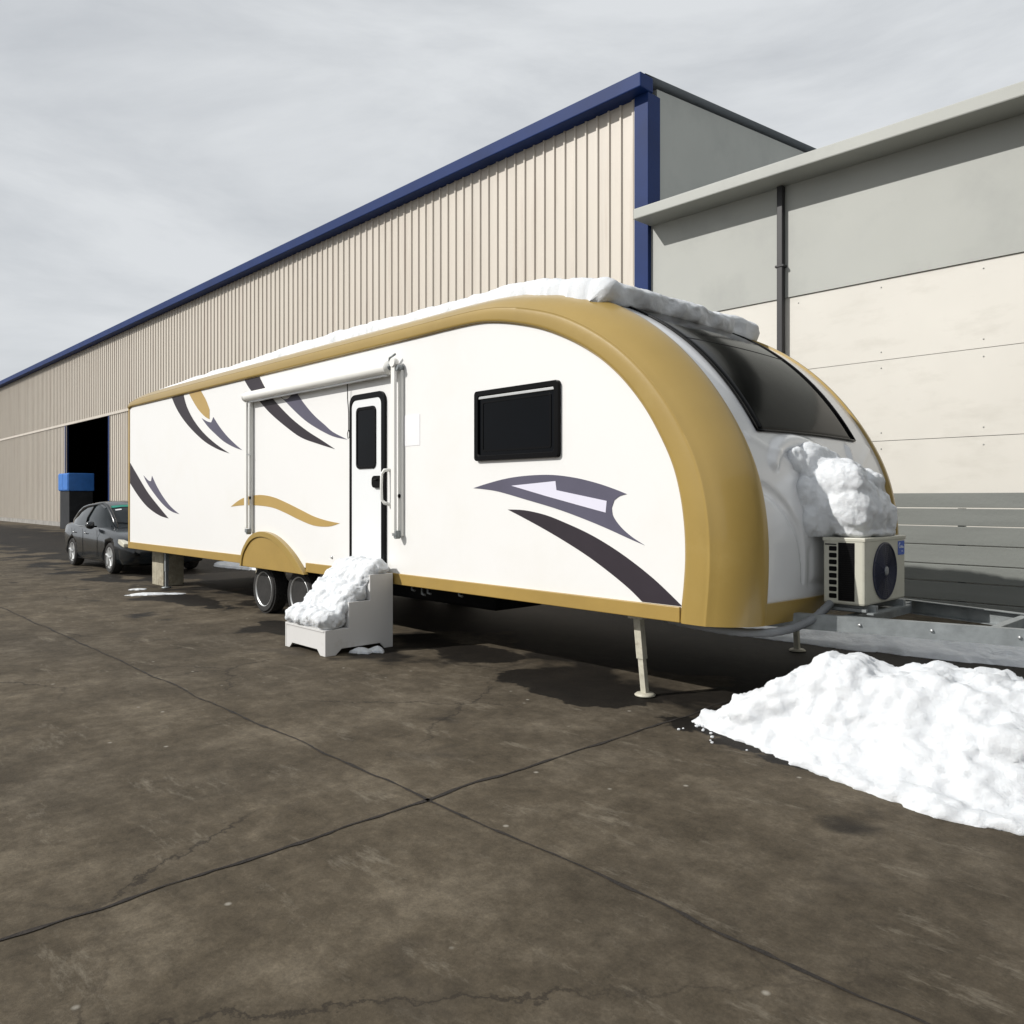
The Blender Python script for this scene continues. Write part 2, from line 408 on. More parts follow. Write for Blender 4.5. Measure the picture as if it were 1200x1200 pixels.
# black joint line where the rim meets the panel
for flip in (0, 1):
    mb = MB()
    mb.tube([(PA(t, -.02)[0], mir(4.99) if flip else 4.99, PA(t, -.02)[1]) for t in range(NP)], .006, 6)
    mb.build('rim_gasket', 'goldtrim', T)
# roof (t up to TS) and moulded front face
TS = 9.2*SUB
def shell_pt(t, y, off=0.0):
    x, z = PA(t, .965); x2, z2 = PA(min(t+.3, NP-1), .965); x1, z1 = PA(max(t-.3, 0), .965)
    tx, tz = x2-x1, z2-z1; l = math.hypot(tx, tz) or 1
    nx, nz = -tz/l, tx/l
    if nx < 0 and nz < 0: nx, nz = -nx, -nz
    bow = .035*(1-((y-6.5)/1.2)**2)
    return Vector((x+nx*(off+bow), y, z+nz*(off+bow)))
mb = MB(); rows = []
for i in range(61):
    t = TS*i/60
    rows.append([tuple(shell_pt(t, 5.29+2.42*k/12)) for k in range(13)])
mb.grid(rows); mb.build('roof', 'roofskin', T)
def seg_dist(p, a, b):
    p = Vector(p); a = Vector(a); b = Vector(b); ab = b-a; h = max(0, min(1, (p-a).dot(ab)/ab.dot(ab)))
    return (p-a-ab*h).length
arc = [(5.25, 1.70), (5.42, 1.655), (5.58, 1.56), (5.70, 1.44), (5.79, 1.30), (5.83, 1.12), (5.84, .95)]
arc = cr(arc, 4)
crease = [(5.42, 2.06), (5.75, 1.92), (6.05, 1.74), (6.35, 1.52)]
shelf = [(5.95, 1.18), (5.96, .93), (6.5, .90)]
swoosh = cr([(5.60, 1.86), (5.70, 1.95), (5.86, 2.02), (6.05, 2.055), (6.3, 2.03), (6.6, 1.95)], 4)  # ridge shaped after the snow's reflection in the glossy face
fin = [(6.90, 1.80), (6.99, 1.92), (7.04, 2.03)]  # small ridge, likewise a reflection put into the shape
def emboss(y, z):
    yy = y if y < 6.5 else mir(y); d = 0
    if z < 1.95 and yy < 6.0:
        m = min(seg_dist((yy, z), arc[i], arc[i+1]) for i in range(0, len(arc)-1))
        w = .05*min(1, max(.25, (z-.9)/.5))
        d -= .022*math.exp(-(m/w)**4)
    m = min(seg_dist((yy, z), crease[i], crease[i+1]) for i in range(3)); d += .012*math.exp(-(m/.03)**2)
    m = min(seg_dist((y, z), swoosh[i], swoosh[i+1]) for i in range(len(swoosh)-1)); d += .035*math.exp(-(m/.05)**4)
    m = min(seg_dist((y, z), fin[i], fin[i+1]) for i in range(2)); d += .028*math.exp(-(m/.035)**4)
    m = min(seg_dist((yy, z), shelf[i], shelf[i+1]) for i in range(2)); d -= .012*math.exp(-(m/.035)**2)
    return d
TF0 = TS; TF1 = NP-1
mb = MB(); rows = []
for i in range(171):
    t = TF0+(TF1-TF0)*i/170; row = []
    for k in range(141):
        y = 5.29+2.42*k/140; p = shell_pt(t, y); row.append(tuple(shell_pt(t, y, emboss(y, p.z))))
    rows.append(row)
mb.grid(rows); mb.build('front_face', 'face', T)
# gold band along the bottom of the front face
tb = next(t for t in range(NP) if PA(t, 1)[0] > -3.2 and PA(t, 1)[1] < .83)
mb = MB()
out = [[tuple(shell_pt(tb+(NP-1-tb)*i/6, 5.29+2.42*k/24, .02 if 0 < i else .02)) for k in range(25)] for i in range(7)]
inn = [[tuple(shell_pt(tb, 5.29+2.42*k/24, -.01)) for k in range(25)]]
mb.grid(inn+out); mb.build('front_skirt', 'gold', T, sharp=40)
# wraparound dark front window
def tz(z):
    for t in range(int(TS), NP-1):
        if PA(t, .965)[1] <= z: return t
tw0, tw1 = 9.8*SUB, tz(2.115)
def win_patch(t0, t1, y0, y1, off, mat, name, parent, n=40):
    mb = MB(); rows = []
    for i in range(n+1):
        t = t0+(t1-t0)*i/n
        rows.append([tuple(shell_pt(t, y0+(y1-y0)*k/16, off)) for k in range(17)])
    V = mb.grid(rows)
    # edge return
    for a, b in ((rows[0], 0), (rows[-1], 0)):
        pass
    o = mb.build(name, mat, parent)
    sm = o.modifiers.new('solid', 'SOLIDIFY'); sm.thickness = .008; sm.offset = -1
    return o
wf = win_patch(tw0, tw1, 5.56, 7.30, .010, 'tint', 'front_window', T)
tm = tz(2.93)
mb = MB(); mb.tube([tuple(shell_pt(tm, 5.60+1.66*k/16, .010)) for k in range(17)], .004, 6); mb.build('window_seal', 'black', wf)
for yy in (5.56, 7.30):
    mb = MB(); mb.tube([tuple(shell_pt(tw0+(tw1-tw0)*k/30, yy, .012)) for k in range(31)], .010, 6); mb.build('window_seal', 'black', wf)
mb = MB(); mb.tube([tuple(shell_pt(tw1, 5.56+1.74*k/16, .012)) for k in range(17)], .010, 6); mb.build('window_seal', 'black', wf)
# rear wall, floor, skirts
mb = MB(); mb.box(-15.62, -15.56, 5.0, 8.0, .67, 3.34); mb.build('rear_wall', 'panel', T, bevel=.01)
for y in (4.99, 7.95):
    mb = MB(); mb.box(-15.64, -15.565, y, y+.06, .67, 3.26); mb.build('rear_corner_trim', 'goldtrim', T, bevel=.008)
mb = MB(); mb.box(-15.55, -3.24, 5.12, 7.88, .675, .73); mb.build('floor_pan', 'chassis', T)
mb = MB()
for y in (5.95, 7.0): mb.box(-15.3, -3.5, y, y+.06, .56, .675)
for x in range(8): mb.box(-14.8+x*1.6, -14.75+x*1.6, 6.01, 7.0, .60, .674)
mb.build('chassis_frame', 'chassis', T)
MB().box(-9.1, -6.7, 6.1, 6.9, .30, .674).build('underbody_dark_box', 'chassis', T, bevel=.04)  # added dark box hiding the far wheels, in place of underbody shade
for s, (ya, yb) in enumerate(((4.978, 5.05), (7.95, 8.022))):
    mb = MB(); mb.box(-15.61, -10.80, ya, yb, .668, .785); mb.box(-9.01, -3.43, ya, yb, .668, .785)
    mb.build('skirt_strip', 'goldtrim', T, bevel=.006)
# wheel arch cover
AO = cr([(-10.80, .64), (-10.78, .763), (-10.70, .90), (-10.49, 1.065), (-10.22, 1.14), (-9.91, 1.128), (-9.614, 1.045), (-9.328, .905), (-9.13, .77), (-8.97, .64)], 5)
def arch_inset(d0, d1):
    out = []; n = len(AO)
    for i, p in enumerate(AO):
        a = Vector(AO[max(i-1, 0)]); b = Vector(AO[min(i+1, n-1)]); t = (b-a).normalized(); nr = Vector((t.y, -t.x)); d = d0+(d1-d0)*i/(n-1)
        q = Vector(p)+nr*d; out.append((q.x, max(q.y, .64)))
    out[0] = (out[0][0], .64); out[-1] = (out[-1][0], .64); return out
for ya, yb, yc in ((4.935, 5.0, 4.955), (8.065, 8.0, 8.045)):
    A = list(AO); B = arch_inset(.045, .105)
    mb = MB(); mb.prism(A, ya, yb, hole=B, smooth=False); o = mb.build('wheel_arch_lip', 'gold', T, bevel=.012)
    mb = MB(); mb.prism(B, yc, yb); mb.build('wheel_arch_cover', 'goldtrim', T)
# wheels
def wheel(x, y, sgn):
    wl = tag(MB().lathe([(.235, -.09), (.30, -.105), (.325, -.085), (.333, -.04), (.333, .04), (.325, .085), (.30, .105), (.235, .09)], (x, y, .333), 'y', 48)
             .build('tyre', 'rubber', T, loc=(x, y, .333), sharp=35))
    return wl
def tread(mb, c, r, w, n=60):
    for k in range(n):
        a = 2*math.pi*k/n
        for q in (-1, 0, 1):
            ang = a+(.5*2*math.pi/n if q == 0 else 0)
            u = Vector((math.cos(ang), 0, math.sin(ang))); v = Vector((-math.sin(ang), 0, math.cos(ang)))
            p = Vector(c)+u*r+Vector((0, q*w*.31, 0)); hv = v*(math.pi*r/n*.8); hy = Vector((0, w*.13, 0)); hu = u*.007
            V = [mb.bm.verts.new(p+s1*hv+s2*hy+s3*hu) for s3 in (-1, 1) for s1, s2 in ((-1, -1), (1, -1), (1, 1), (-1, 1))]
            for f in [(0,3,2,1),(4,5,6,7),(0,1,5,4),(1,2,6,5),(2,3,7,6),(3,0,4,7)]: mb.face([V[i] for i in f])
def trailer_wheel(x, y, sgn):
    root = empty_child('wheel', (x, y, .333), T)
    mb = MB().lathe([(.228, -.085), (.25, -.105), (.30, -.108), (.318, -.09), (.326, -.06), (.326, .06), (.318, .09), (.30, .108), (.25, .105), (.228, .085)], (x, y, .333), 'y', 56)
    tread(mb, (x, y, .333), .326, .2); mb.build('tyre', 'rubber', root, sharp=35)
    d = -sgn
    MB().lathe([(.226, .088*sgn), (.232, .104*sgn), (.240, .107*sgn), (.243, .098*sgn), (.236, .086*sgn)], (x, y, .333), 'y', 56).build('rim_lip', 'alu', root)
    mb = MB().lathe([(.229, .092*sgn), (.212, .07*sgn), (.205, .0*sgn), (.200, -.05*sgn), (.18, -.07*sgn), (.13, -.045*sgn), (.07, -.03*sgn), (.001, -.03*sgn)], (x, y, .333), 'y', 56)
    mb.build('rim', 'rim', root, sharp=40)
    mb = MB().lathe([(.055, -.035*sgn), (.05, .01*sgn), (.04, .025*sgn), (.001, .03*sgn)], (x, y, .333), 'y', 24); mb.build('hub', 'galv', root)
    for k in range(8):
        a = 2*math.pi*(k+.5)/8
        MB().lathe([(.001, -.055*sgn), (.020, -.052*sgn), (.022, -.046*sgn), (.024, -.056*sgn)], (x+.152*math.cos(a), y, .333+.152*math.sin(a)), 'y', 12).build('hand_hole', 'alu', root)
    for k in range(6):
        a = 2*math.pi*k/6
        MB().lathe([(.011, -.05*sgn), (.011, -.015*sgn), (.001, -.014*sgn)], (x+.09*math.cos(a), y, .333+.09*math.sin(a)), 'y', 8).build('wheel_nut', 'galv', root)
    return root
def empty_child(name, loc, parent):
    o = D.objects.new(name, None); return link(o, parent, loc)
for y, s in ((5.19, -1), (7.81, 1)):
    for x in (-10.37, -9.37): trailer_wheel(x, y, s)
mb = MB()
for x in (-10.37, -9.37): mb.tube([(x, 5.25, .333), (x, 7.75, .333)], .045, 12)
for y in (5.45, 7.5):
    for x in (-10.37, -9.37): mb.prism([(x-.42, .50), (x, .38), (x+.42, .50), (x+.42, .47), (x, .34), (x-.42, .47)], y, y+.07)
mb.box(-9.95, -9.79, 5.42, 5.6, .40, .64)
mb.build('axle', 'chassis', T)
# mudflap hangers / small pipes below the floor by the door
for x, l in ((-7.0, .06), (-6.82, .09), (-6.72, .07), (-6.2, .05)): MB().tube([(x, 5.15, .66), (x, 5.15, .66-l), (x+.05, 5.15, .655-l)], .013, 8).build('drain_pipe', 'galv', T)
# stabiliser legs
def leg(x, y, xt, flip, rear=False):
    root = empty_child('stabilizer_leg', (x, y, 0), T); s = -1 if flip else 1
    mb = MB(); w = .028
    def quad(z, cx, h): return [(cx-h, y-h*.9, z), (cx+h, y-h*.9, z), (cx+h, y+h*.9, z), (cx-h, y+h*.9, z)]
    rows = [quad(.66, xt, .034), quad(.30, x+(xt-x)*.45, .034)]
    mb.grid(rows, smooth=False, closed=True); mb.face([mb.bm.verts.new(p) for p in rows[1]])
    mb.box(xt-.07, xt+.07, y-.05, y+.05, .62, .66)
    mb.build('leg_tube', 'legpaint' if not rear else 'galv', root, bevel=.004)
    mb = MB(); rows = [quad(.31, x+(xt-x)*.46, .025), quad(.025, x, .025)]
    mb.grid(rows, smooth=False, closed=True); mb.build('leg_tube', 'legpaint' if not rear else 'galv', root)
    mb = MB().lathe([(.082, .006), (.085, .014), (.07, .026), (.03, .032), (.001, .033)], (x, y, 0), 'z', 28)
    mb.build('foot_plate', 'legpaint' if not rear else 'galv', root)
leg(-3.907, 5.19, -3.975, False); leg(-3.95, 7.85, -3.99, True)
leg(-14.4, 5.24, -14.4, False, True); leg(-14.4, 7.8, -14.4, True, True)
# decals: thin vinyl laid on the panel
DEC = {
'A': ('dk', [(-5.321,1.493),(-5.097,1.488),(-4.83,1.448),(-4.578,1.379),(-4.338,1.302),(-4.111,1.209),(-3.894,1.101),(-3.688,.981),(-3.53,.872),(-3.42,.79),(-3.79,.79),(-3.916,.88),(-4.111,.993),(-4.338,1.11),(-4.578,1.216),(-4.83,1.317),(-5.097,1.415)]),
'B': ('pu', [(-5.802,1.694),(-5.586,1.738),(-5.321,1.78),(-5.043,1.8),(-4.753,1.799),(-4.481,1.768),(-4.246,1.72),(-4.067,1.671),(-3.941,1.63),(-4.012,1.613),(-4.067,1.58),(-4.093,1.52),(-4.078,1.451),(-4.001,1.367),(-3.894,1.294),(-3.765,1.231),(-3.937,1.284),(-4.155,1.355),(-4.433,1.436),(-4.728,1.511),(-5.097,1.588),(-5.437,1.657),(-5.647,1.682)]),
'C': ('li', [(-5.27,1.711),(-4.715,1.745),(-4.703,1.666),(-4.144,1.575),(-4.155,1.48),(-4.433,1.535),(-4.83,1.616)]),
'D': ('dk', [(-13.504,3.274),(-13.001,3.27),(-12.868,3.072),(-12.609,2.847),(-12.234,2.621),(-11.758,2.416),(-11.272,2.251),(-11.682,2.332),(-12.153,2.468),(-12.651,2.681),(-13.045,2.896),(-13.318,3.092)]),
'E': ('pu', [(-12.275,2.84),(-12.072,2.776),(-11.914,2.748),(-11.836,2.824),(-11.644,2.682),(-11.382,2.523),(-11.093,2.383),(-10.849,2.28),(-11.129,2.338),(-11.456,2.433),(-11.758,2.561),(-12.032,2.691)]),
'F': ('gd', [(-12.781,3.276),(-12.316,3.275),(-12.112,3.107),(-11.977,2.948),(-11.977,2.802),(-12.153,2.857),(-12.398,2.982),(-12.609,3.135)]),
'G': ('dk', [(-15.546,2.247),(-15.147,2.002),(-14.656,1.708),(-14.138,1.466),(-13.647,1.254),(-14.087,1.301),(-14.656,1.443),(-15.147,1.653),(-15.546,1.871)]),
'H': ('pu', [(-14.849,2.003),(-14.602,1.908),(-14.466,1.894),(-14.424,1.987),(-14.188,1.798),(-13.889,1.613),(-13.551,1.452),(-13.18,1.333),(-13.551,1.381),(-13.938,1.504),(-14.341,1.688),(-14.656,1.859)]),
'I': ('dk', [(-10.78,3.274),(-10.317,3.274),(-10.171,3.123),(-9.972,2.965),(-9.731,2.81),(-9.384,2.615),(-9.0,2.44),(-8.636,2.301),(-8.339,2.183),(-8.738,2.267),(-9.162,2.369),(-9.556,2.53),(-9.972,2.729),(-10.285,2.915),(-10.612,3.132)]),
'J': ('pu', [(-9.80,3.0),(-9.66,2.91),(-9.527,2.89),(-9.413,2.929),(-9.328,3.0),(-9.108,2.812),(-8.841,2.629),(-8.585,2.493),(-8.387,2.39),(-8.064,2.283),(-8.387,2.339),(-8.738,2.451),(-9.054,2.578),(-9.384,2.753)]),
'K': ('gd', [(-11.222,1.471),(-10.952,1.565),(-10.679,1.617),(-10.285,1.64),(-9.911,1.61),(-9.556,1.54),(-9.162,1.447),(-8.841,1.371),(-8.535,1.325),(-8.233,1.298),(-8.486,1.253),(-8.841,1.257),(-9.217,1.324),(-9.556,1.401),(-9.911,1.467),(-10.285,1.493),(-10.679,1.497),(-10.952,1.489)])}
DL = {'A': 'long dark stripe by the front corner', 'B': 'grey violet fin below the window', 'C': 'pale lilac inlay of the fin', 'D': 'dark stripe high on the rear panel',
      'E': 'small grey violet stripe near the rear', 'F': 'gold leaf shape under the rear roofline', 'G': 'dark stripe at the rear edge', 'H': 'small grey violet stripe by the rear edge',
      'I': 'dark stripe crossing behind the awning', 'J': 'grey violet stripe below the awning', 'K': 'gold wave above the wheel arch'}
def soften(pts):
    """round the run of a traced outline but keep its sharp tips"""
    n = len(pts); out = []
    def ang(i):
        a = Vector(pts[i-1])-Vector(pts[i]); b = Vector(pts[(i+1) % n])-Vector(pts[i])
        return a.angle(b)
    tips = [ang(i) < R(148) for i in range(n)]
    for i in range(n):
        p0, p1, p2, p3 = pts[i-1], pts[i], pts[(i+1) % n], pts[(i+2) % n]
        if tips[i]: p0 = p1
        if tips[(i+1) % n]: p3 = p2
        for k in range(4):
            t = k/4
            out.append(tuple(.5*((2*b)+(-a+c)*t+(2*a-5*b+4*c-d)*t*t+(-a+3*b-3*c+d)*t**3) for a, b, c, d in zip(p0, p1, p2, p3)))
    return out
for k, (mt, pts) in DEC.items():
    y = 4.9965 if k != 'C' else 4.994
    mb = MB(); mb.prism(pts if k == 'C' else soften(pts), y, 5.001)
    o = mb.build('decal', mt, T); o['label'] = DL[k]
# side window
o = MB().prism(rrect(-5.76, -4.655, 1.95, 2.615, .035), 4.965, 5.01, hole=rrect(-5.705, -4.71, 2.0, 2.565, .03)).build('window', 'black', T, bevel=.005)
MB().prism(rrect(-5.72, -4.70, 1.99, 2.575, .03), 4.985, 5.005).build('pane', 'glass', o)
MB().box(-5.70, -4.715, 4.972, 4.985, 2.535, 2.56).build('blind_rail', 'alu', o, bevel=.003)
MB().prism(rrect(-5.66, -4.755, 2.035, 2.51, .02), 4.980, 4.985, hole=rrect(-5.645, -4.77, 2.05, 2.495, .018)).build('inner_frame', 'black', o)
# door
dr = MB().prism(rrect(-7.98, -7.262, .86, 2.782, .11, corners=(1, 1, 0, 0)), 4.972, 5.01, hole=rrect(-7.945, -7.335, .88, 2.722, .085, corners=(1, 1, 0, 0))).build('door_frame', 'black', T, bevel=.003)
dl = MB().prism(rrect(-7.94, -7.34, .885, 2.717, .083, corners=(1, 1, 0, 0)), 4.982, 5.004).build('door', 'doorskin', T, bevel=.006)
MB().prism(rrect(-7.835, -7.44, 1.93, 2.63, .06), 4.968, 4.985, hole=rrect(-7.805, -7.47, 1.96, 2.595, .04)).build('window_frame', 'black', dl, bevel=.003)
MB().prism(rrect(-7.815, -7.46, 1.95, 2.605, .045), 4.974, 4.984).build('pane', 'glass', dl)
MB().prism(rrect(-7.495, -7.335, 1.712, 1.845, .05, corners=(0, 1, 1, 0)), 4.955, 4.985).build('lock', 'black', dl, bevel=.006)
MB().tube([(-7.44, 4.95, 1.80), (-7.37, 4.945, 1.80)], .01, 8).build('handle', 'chassis', dl)
# grab handle beside the door
mb = MB(); mb.tube([(-7.20, 4.995, 1.905), (-7.22, 4.94, 1.90), (-7.235, 4.915, 1.86), (-7.235, 4.91, 1.72), (-7.235, 4.915, 1.58), (-7.22, 4.94, 1.545), (-7.16, 4.995, 1.52)], [.018, .02, .016, .015, .016, .02, .018], 12)
mb.build('grab_handle', 'white_metal', T)
MB().box(-6.935, -6.66, 4.9965, 5.001, 2.15, 2.475).build('sticker', 'paper', T)
MB().lathe([(.018, 0), (.016, -.01), (.001, -.012)], (-8.407, 4.998, .886), 'y', 14).build('vent_screw', 'alu', T)
MB().tube([(-7.13, 4.992, 1.42), (-7.12, 4.985, 1.36), (-7.10, 4.99, 1.30)], .004, 6).build('door_catch', 'galv', T)
for (x, z) in ((-15.64, .80), (-15.64, 1.0)):
    MB().box(x-.015, x+.01, 5.04, 5.14, z, z+.1).build('marker_light', 'lamp', T, bevel=.01)
# awning
aw = empty_child('awning', (-8.85, 4.9, 3.0), T)
mb = MB(); mb.tube([(-10.52, 4.915, 3.0), (-7.10, 4.915, 3.0)], .066, 24)
mb.build('roller', 'white_metal', aw, sharp=40)
MB().box(-10.5, -7.12, 4.935, 4.999, 3.04, 3.075).build('wall_rail', 'white_metal', aw, bevel=.006)
MB().prism([(-10.5, 2.938), (-7.14, 2.938), (-7.14, 2.915), (-10.5, 2.915)], 4.91, 4.94).build('lead_rail', 'alu', aw, bevel=.004)
for xe in (-10.53, -7.10):
    mb = MB().lathe([(.074, -.012), (.074, .0), (.05, .014), (.04, .03), (.001, .032)], (xe, 4.915, 3.0), 'x', 24); mb.build('end_cap', 'white_metal', aw)
mb = MB(); mb.tube([(-7.12, 4.91, 3.0), (-7.08, 4.90, 3.0), (-7.05, 4.9, 3.02)], .022, 10)
mb.tube([(-7.12, 4.93, 3.055), (-7.08, 4.91, 3.10), (-7.0, 4.93, 3.135)], .012, 8)
for k in range(6): mb.lathe([(.05-.004*k, 0), (.05-.004*k, .006)], (-7.115+.01*k, 4.91, 3.0), 'x', 18)
mb.build('spring_drive', 'galv', aw)
def channel(x0, x1, z0, z1, y0, y1, name='arm'):
    return MB().box(x0, x1, y0, y1, z0, z1).build(name, 'white_metal', aw, bevel=.008)
channel(-7.04, -6.97, 1.22, 3.04, 4.895, 4.93); channel(-7.0, -6.935, 1.19, 2.98, 4.96, 4.998)
mb = MB(); mb.lathe([(.045, -.03), (.052, 0), (.045, .03)], (-7.0, 4.912, 3.04), 'y', 20); mb.build('arm_joint', 'white_metal', aw)
mb = MB(); mb.lathe([(.032, -.04), (.034, .04)], (-6.96, 4.95, 2.985), 'y', 16); mb.build('arm_joint', 'galv', aw)
mb = MB(); mb.box(-7.02, -6.95, 4.90, 4.959, 1.195, 1.25); mb.lathe([(.028, -.03), (.028, .03)], (-6.98, 4.94, 1.19), 'y', 14); mb.build('foot_bracket', 'galv', aw, bevel=.004)
MB().lathe([(.022, 0), (.02, -.012), (.001, -.014)], (-6.965, 4.959, 1.62), 'y', 14).build('locking_knob', 'black', aw)
channel(-10.57, -10.50, 1.18, 2.98, 4.895, 4.93); channel(-10.55, -10.485, 1.12, 2.96, 4.96, 4.998)
mb = MB(); mb.box(-10.56, -10.49, 4.90, 4.959, 1.12, 1.17); mb.lathe([(.028, -.03), (.028, .03)], (-10.52, 4.94, 1.12), 'y', 14); mb.build('foot_bracket', 'galv', aw, bevel=.004)
MB().lathe([(.022, 0), (.02, -.012), (.001, -.014)], (-10.51, 4.959, 1.60), 'y', 14).build('locking_knob', 'black', aw)
MB().box(-10.56, -10.49, 4.90, 4.959, 2.19, 2.21).build('arm_clip', 'alu', aw)
mb = MB(); mb.tube([(-8.0, 4.96, 2.93), (-8.012, 4.97, 2.75), (-7.998, 4.975, 2.6), (-8.005, 4.98, 2.40)], .0055, 8)
mb.tube([(-8.005, 4.98, 2.40), (-8.03, 4.98, 2.35), (-8.02, 4.98, 2.29), (-7.99, 4.98, 2.30), (-7.99, 4.98, 2.36), (-8.005, 4.98, 2.40)], .005, 6)
mb.build('pull_cord', 'black', aw)
# tow frame (A frame)
def beam(p, q, h, wd, z1, mb):
    p = Vector((*p, 0)); q = Vector((*q, 0)); d = (q-p).normalized(); n = Vector((-d.y, d.x, 0))
    t = .006; zs = [z1-h, z1]
    def slab(a0, a1, za, zb):
        V = [mb.bm.verts.new((pt.x+n.x*a, pt.y+n.y*a, z)) for z in (za, zb) for pt, a in ((p, a0), (q, a0), (q, a1), (p, a1))]
        for f in [(0,3,2,1),(4,5,6,7),(0,1,5,4),(1,2,6,5),(2,3,7,6),(3,0,4,7)]: mb.face([V[i] for i in f])
    slab(-wd/2, -wd/2+t, z1-h+t, z1-t); slab(-wd/2, wd/2, z1-t, z1); slab(-wd/2, wd/2, z1-h, z1-h+t)
tf = empty_child('tow_frame', (-2.5, 6.5, .7), T)
mb = MB(); beam((-3.4, 5.60), (-.35, 6.42), .115, .06, .725, mb); mb.build('beam', 'galv', tf)
mb = MB(); beam((-.35, 6.58), (-3.4, 7.40), .115, .06, .725, mb); mb.build('beam', 'galv', tf)
MB().box(-2.62, -2.56, 5.86, 7.14, .62, .715).build('cross_member', 'galv', tf, bevel=.004); MB().box(-1.7, -1.64, 6.1, 6.9, .62, .715).build('cross_member', 'galv', tf, bevel=.004)
mb = MB(); mb.box(-.42, -.1, 6.40, 6.60, .64, .735); mb.tube([(-.12, 6.5, .69), (.05, 6.5, .67), (.12, 6.5, .63)], [.055, .06, .05], 14); mb.build('coupler', 'chassis', tf, bevel=.01)
for x in (-2.45, -2.0, -1.5): MB().lathe([(.011, 0), (.011, -.012), (.001, -.013)], (x, 5.60+(x+3.4)*.82/3.05-.031, .672), 'y', 8).build('frame_bolt', 'alu', tf)
mb = MB(); mb.tube([(-.9, 6.5, .02), (-.9, 6.5, .95)], .03, 14); mb.tube([(-.9, 6.5, .95), (-.9, 6.5, 1.0), (-.78, 6.5, 1.02)], .012, 8); mb.lathe([(.08, .004), (.08, .015), (.03, .03)], (-.9, 6.5, 0), 'z', 20)
mb.build('jockey_jack', 'galv', tf)

# ------------------------------------------------------------------ air conditioner
ac = empty('air_conditioner', (-2.6, 6.33, .726))
tag(ac, 'cream outdoor air conditioner unit buried under snow on the tow frame', 'air conditioner')
ax0, ax1, ay0, ay1, az0, az1 = -2.79, -2.47, 5.96, 6.74, .79, 1.29
MB().box(ax0, ax1, ay0, ay1, az0, az1).build('housing', 'acshell', ac, bevel=.018)
MB().box(ax0-.004, ax1+.004, ay0-.004, ay1+.004, az1-.022, az1+.008).build('top_cover', 'acshell', ac, bevel=.006)
w_ = ax1-ax0
MB().box(ax0+.375*w_, ax0+.76*w_, ay0-.004, ay0+.01, az0+.03, az1-.03).build('coil_grille', 'black', ac)
mb = MB()
for k in range(26):
    z = az0+.04+k*.0165; mb.box(ax0+.385*w_, ax0+.75*w_, ay0-.007, ay0-.003, z, z+.002)
mb.build('coil_wires', 'chassis', ac)
for k in range(8):
    z = az0+.045+k*.0515
    MB().prism(rrect(ax0+.15*w_, ax0+.335*w_, z, z+.036, .008, 3), ay0-.003, ay0+.008).build('louvre', 'black', ac)
MB().box(ax0+.05*w_, ax0+.33*w_, ay0-.003, ay0+.006, az1-.05, az1-.04).build('slot', 'black', ac)
fc = (ax1, ay0+.36, (az0+az1)/2-.005)
MB().lathe([(.222, .001), (.222, .010), (.212, .012), (.210, .003), (.001, .003)], fc, 'x', 56).build('fan_shroud', 'navy', ac, sharp=40)
mb = MB()
for r in [.03+.0145*k for k in range(13)]:
    mb.tube([(fc[0]+.016, fc[1]+r*math.cos(2*math.pi*k/40), fc[2]+r*math.sin(2*math.pi*k/40)) for k in range(41)], .0022, 5, caps=False)
for k in range(12):
    a = 2*math.pi*k/12; mb.tube([(fc[0]+.014, fc[1]+.04*math.cos(a), fc[2]+.04*math.sin(a)), (fc[0]+.012, fc[1]+.215*math.cos(a+.15), fc[2]+.215*math.sin(a+.15))], .003, 5)
mb.build('fan_grille', 'navy', ac)
MB().lathe([(.035, .012), (.035, .02), (.02, .024), (.001, .024)], fc, 'x', 24).build('fan_hub', 'conduit', ac)
st = MB().prism(rrect(ay1-.155, ay1-.025, az1-.145, az1-.035, .01, 3), ax1+.001, ax1+.003, axis='x').build('brand_sticker', 'stickerblue', ac)
def text(body, size, loc, parent, mat):
    cu = D.curves.new('lettering', 'FONT'); cu.body = body; cu.size = size; cu.align_x = 'CENTER'; cu.align_y = 'CENTER'; cu.extrude = .0006
    t = D.objects.new('tmp_text', cu); col.objects.link(t)
    dg = bpy.context.evaluated_depsgraph_get(); me = D.meshes.new_from_object(t.evaluated_get(dg)); D.objects.remove(t)
    me.transform(Matrix.Rotation(R(90), 4, 'X')); me.transform(Matrix.Rotation(R(90), 4, 'Z'))
    me.materials.clear(); me.materials.append(M[mat]); o = D.objects.new('lettering', me); return link(o, parent, loc)
text('Midea', .030, (ax1+.0045, ay1-.078, az1-.082), st, 'stickerwhite')
text('DC', .018, (ax1+.0045, ay1-.075, az1-.118), st, 'stickerwhite')
mb = MB(); mb.tube([(ax1+.0045, ay1-.125+.018*math.cos(a), az1-.07+.02*math.sin(a)) for a in [R(60+k*24) for k in range(11)]], .0025, 5); mb.build('swirl_mark', 'stickerwhite', st)
for y in (ay0+.1, ay1-.14): MB().box(ax0-.02, ax1+.04, y, y+.045, .727, .79).build('mounting_foot', 'galv', ac, bevel=.004)
mb = MB()
mb.prism([(ax0+.01, .745), (ax1-.0, .745), (ax1-.0, .765), (ax0+.01, .765)], ay0+.02, ay0+.05)
mb.box(ax1+.0, ax1+.05, ay0+.03, ay1-.02, .728, .742)
mb.build('support_tray', 'galv', ac)
mb = MB()
pa = cr([(-2.74, 6.0, .80), (-2.74, 5.90, .76), (-2.77, 5.75, .69), (-2.83, 5.55, .635), (-2.93, 5.36, .612), (-3.1, 5.22, .615), (-3.35, 5.16, .63), (-3.7, 5.2, .64)], 6)
mb.tube(pa, [.030+.003*(i % 2) for i in range(len(pa))], 12)
mb.build('cable_conduit', 'conduit', ac)

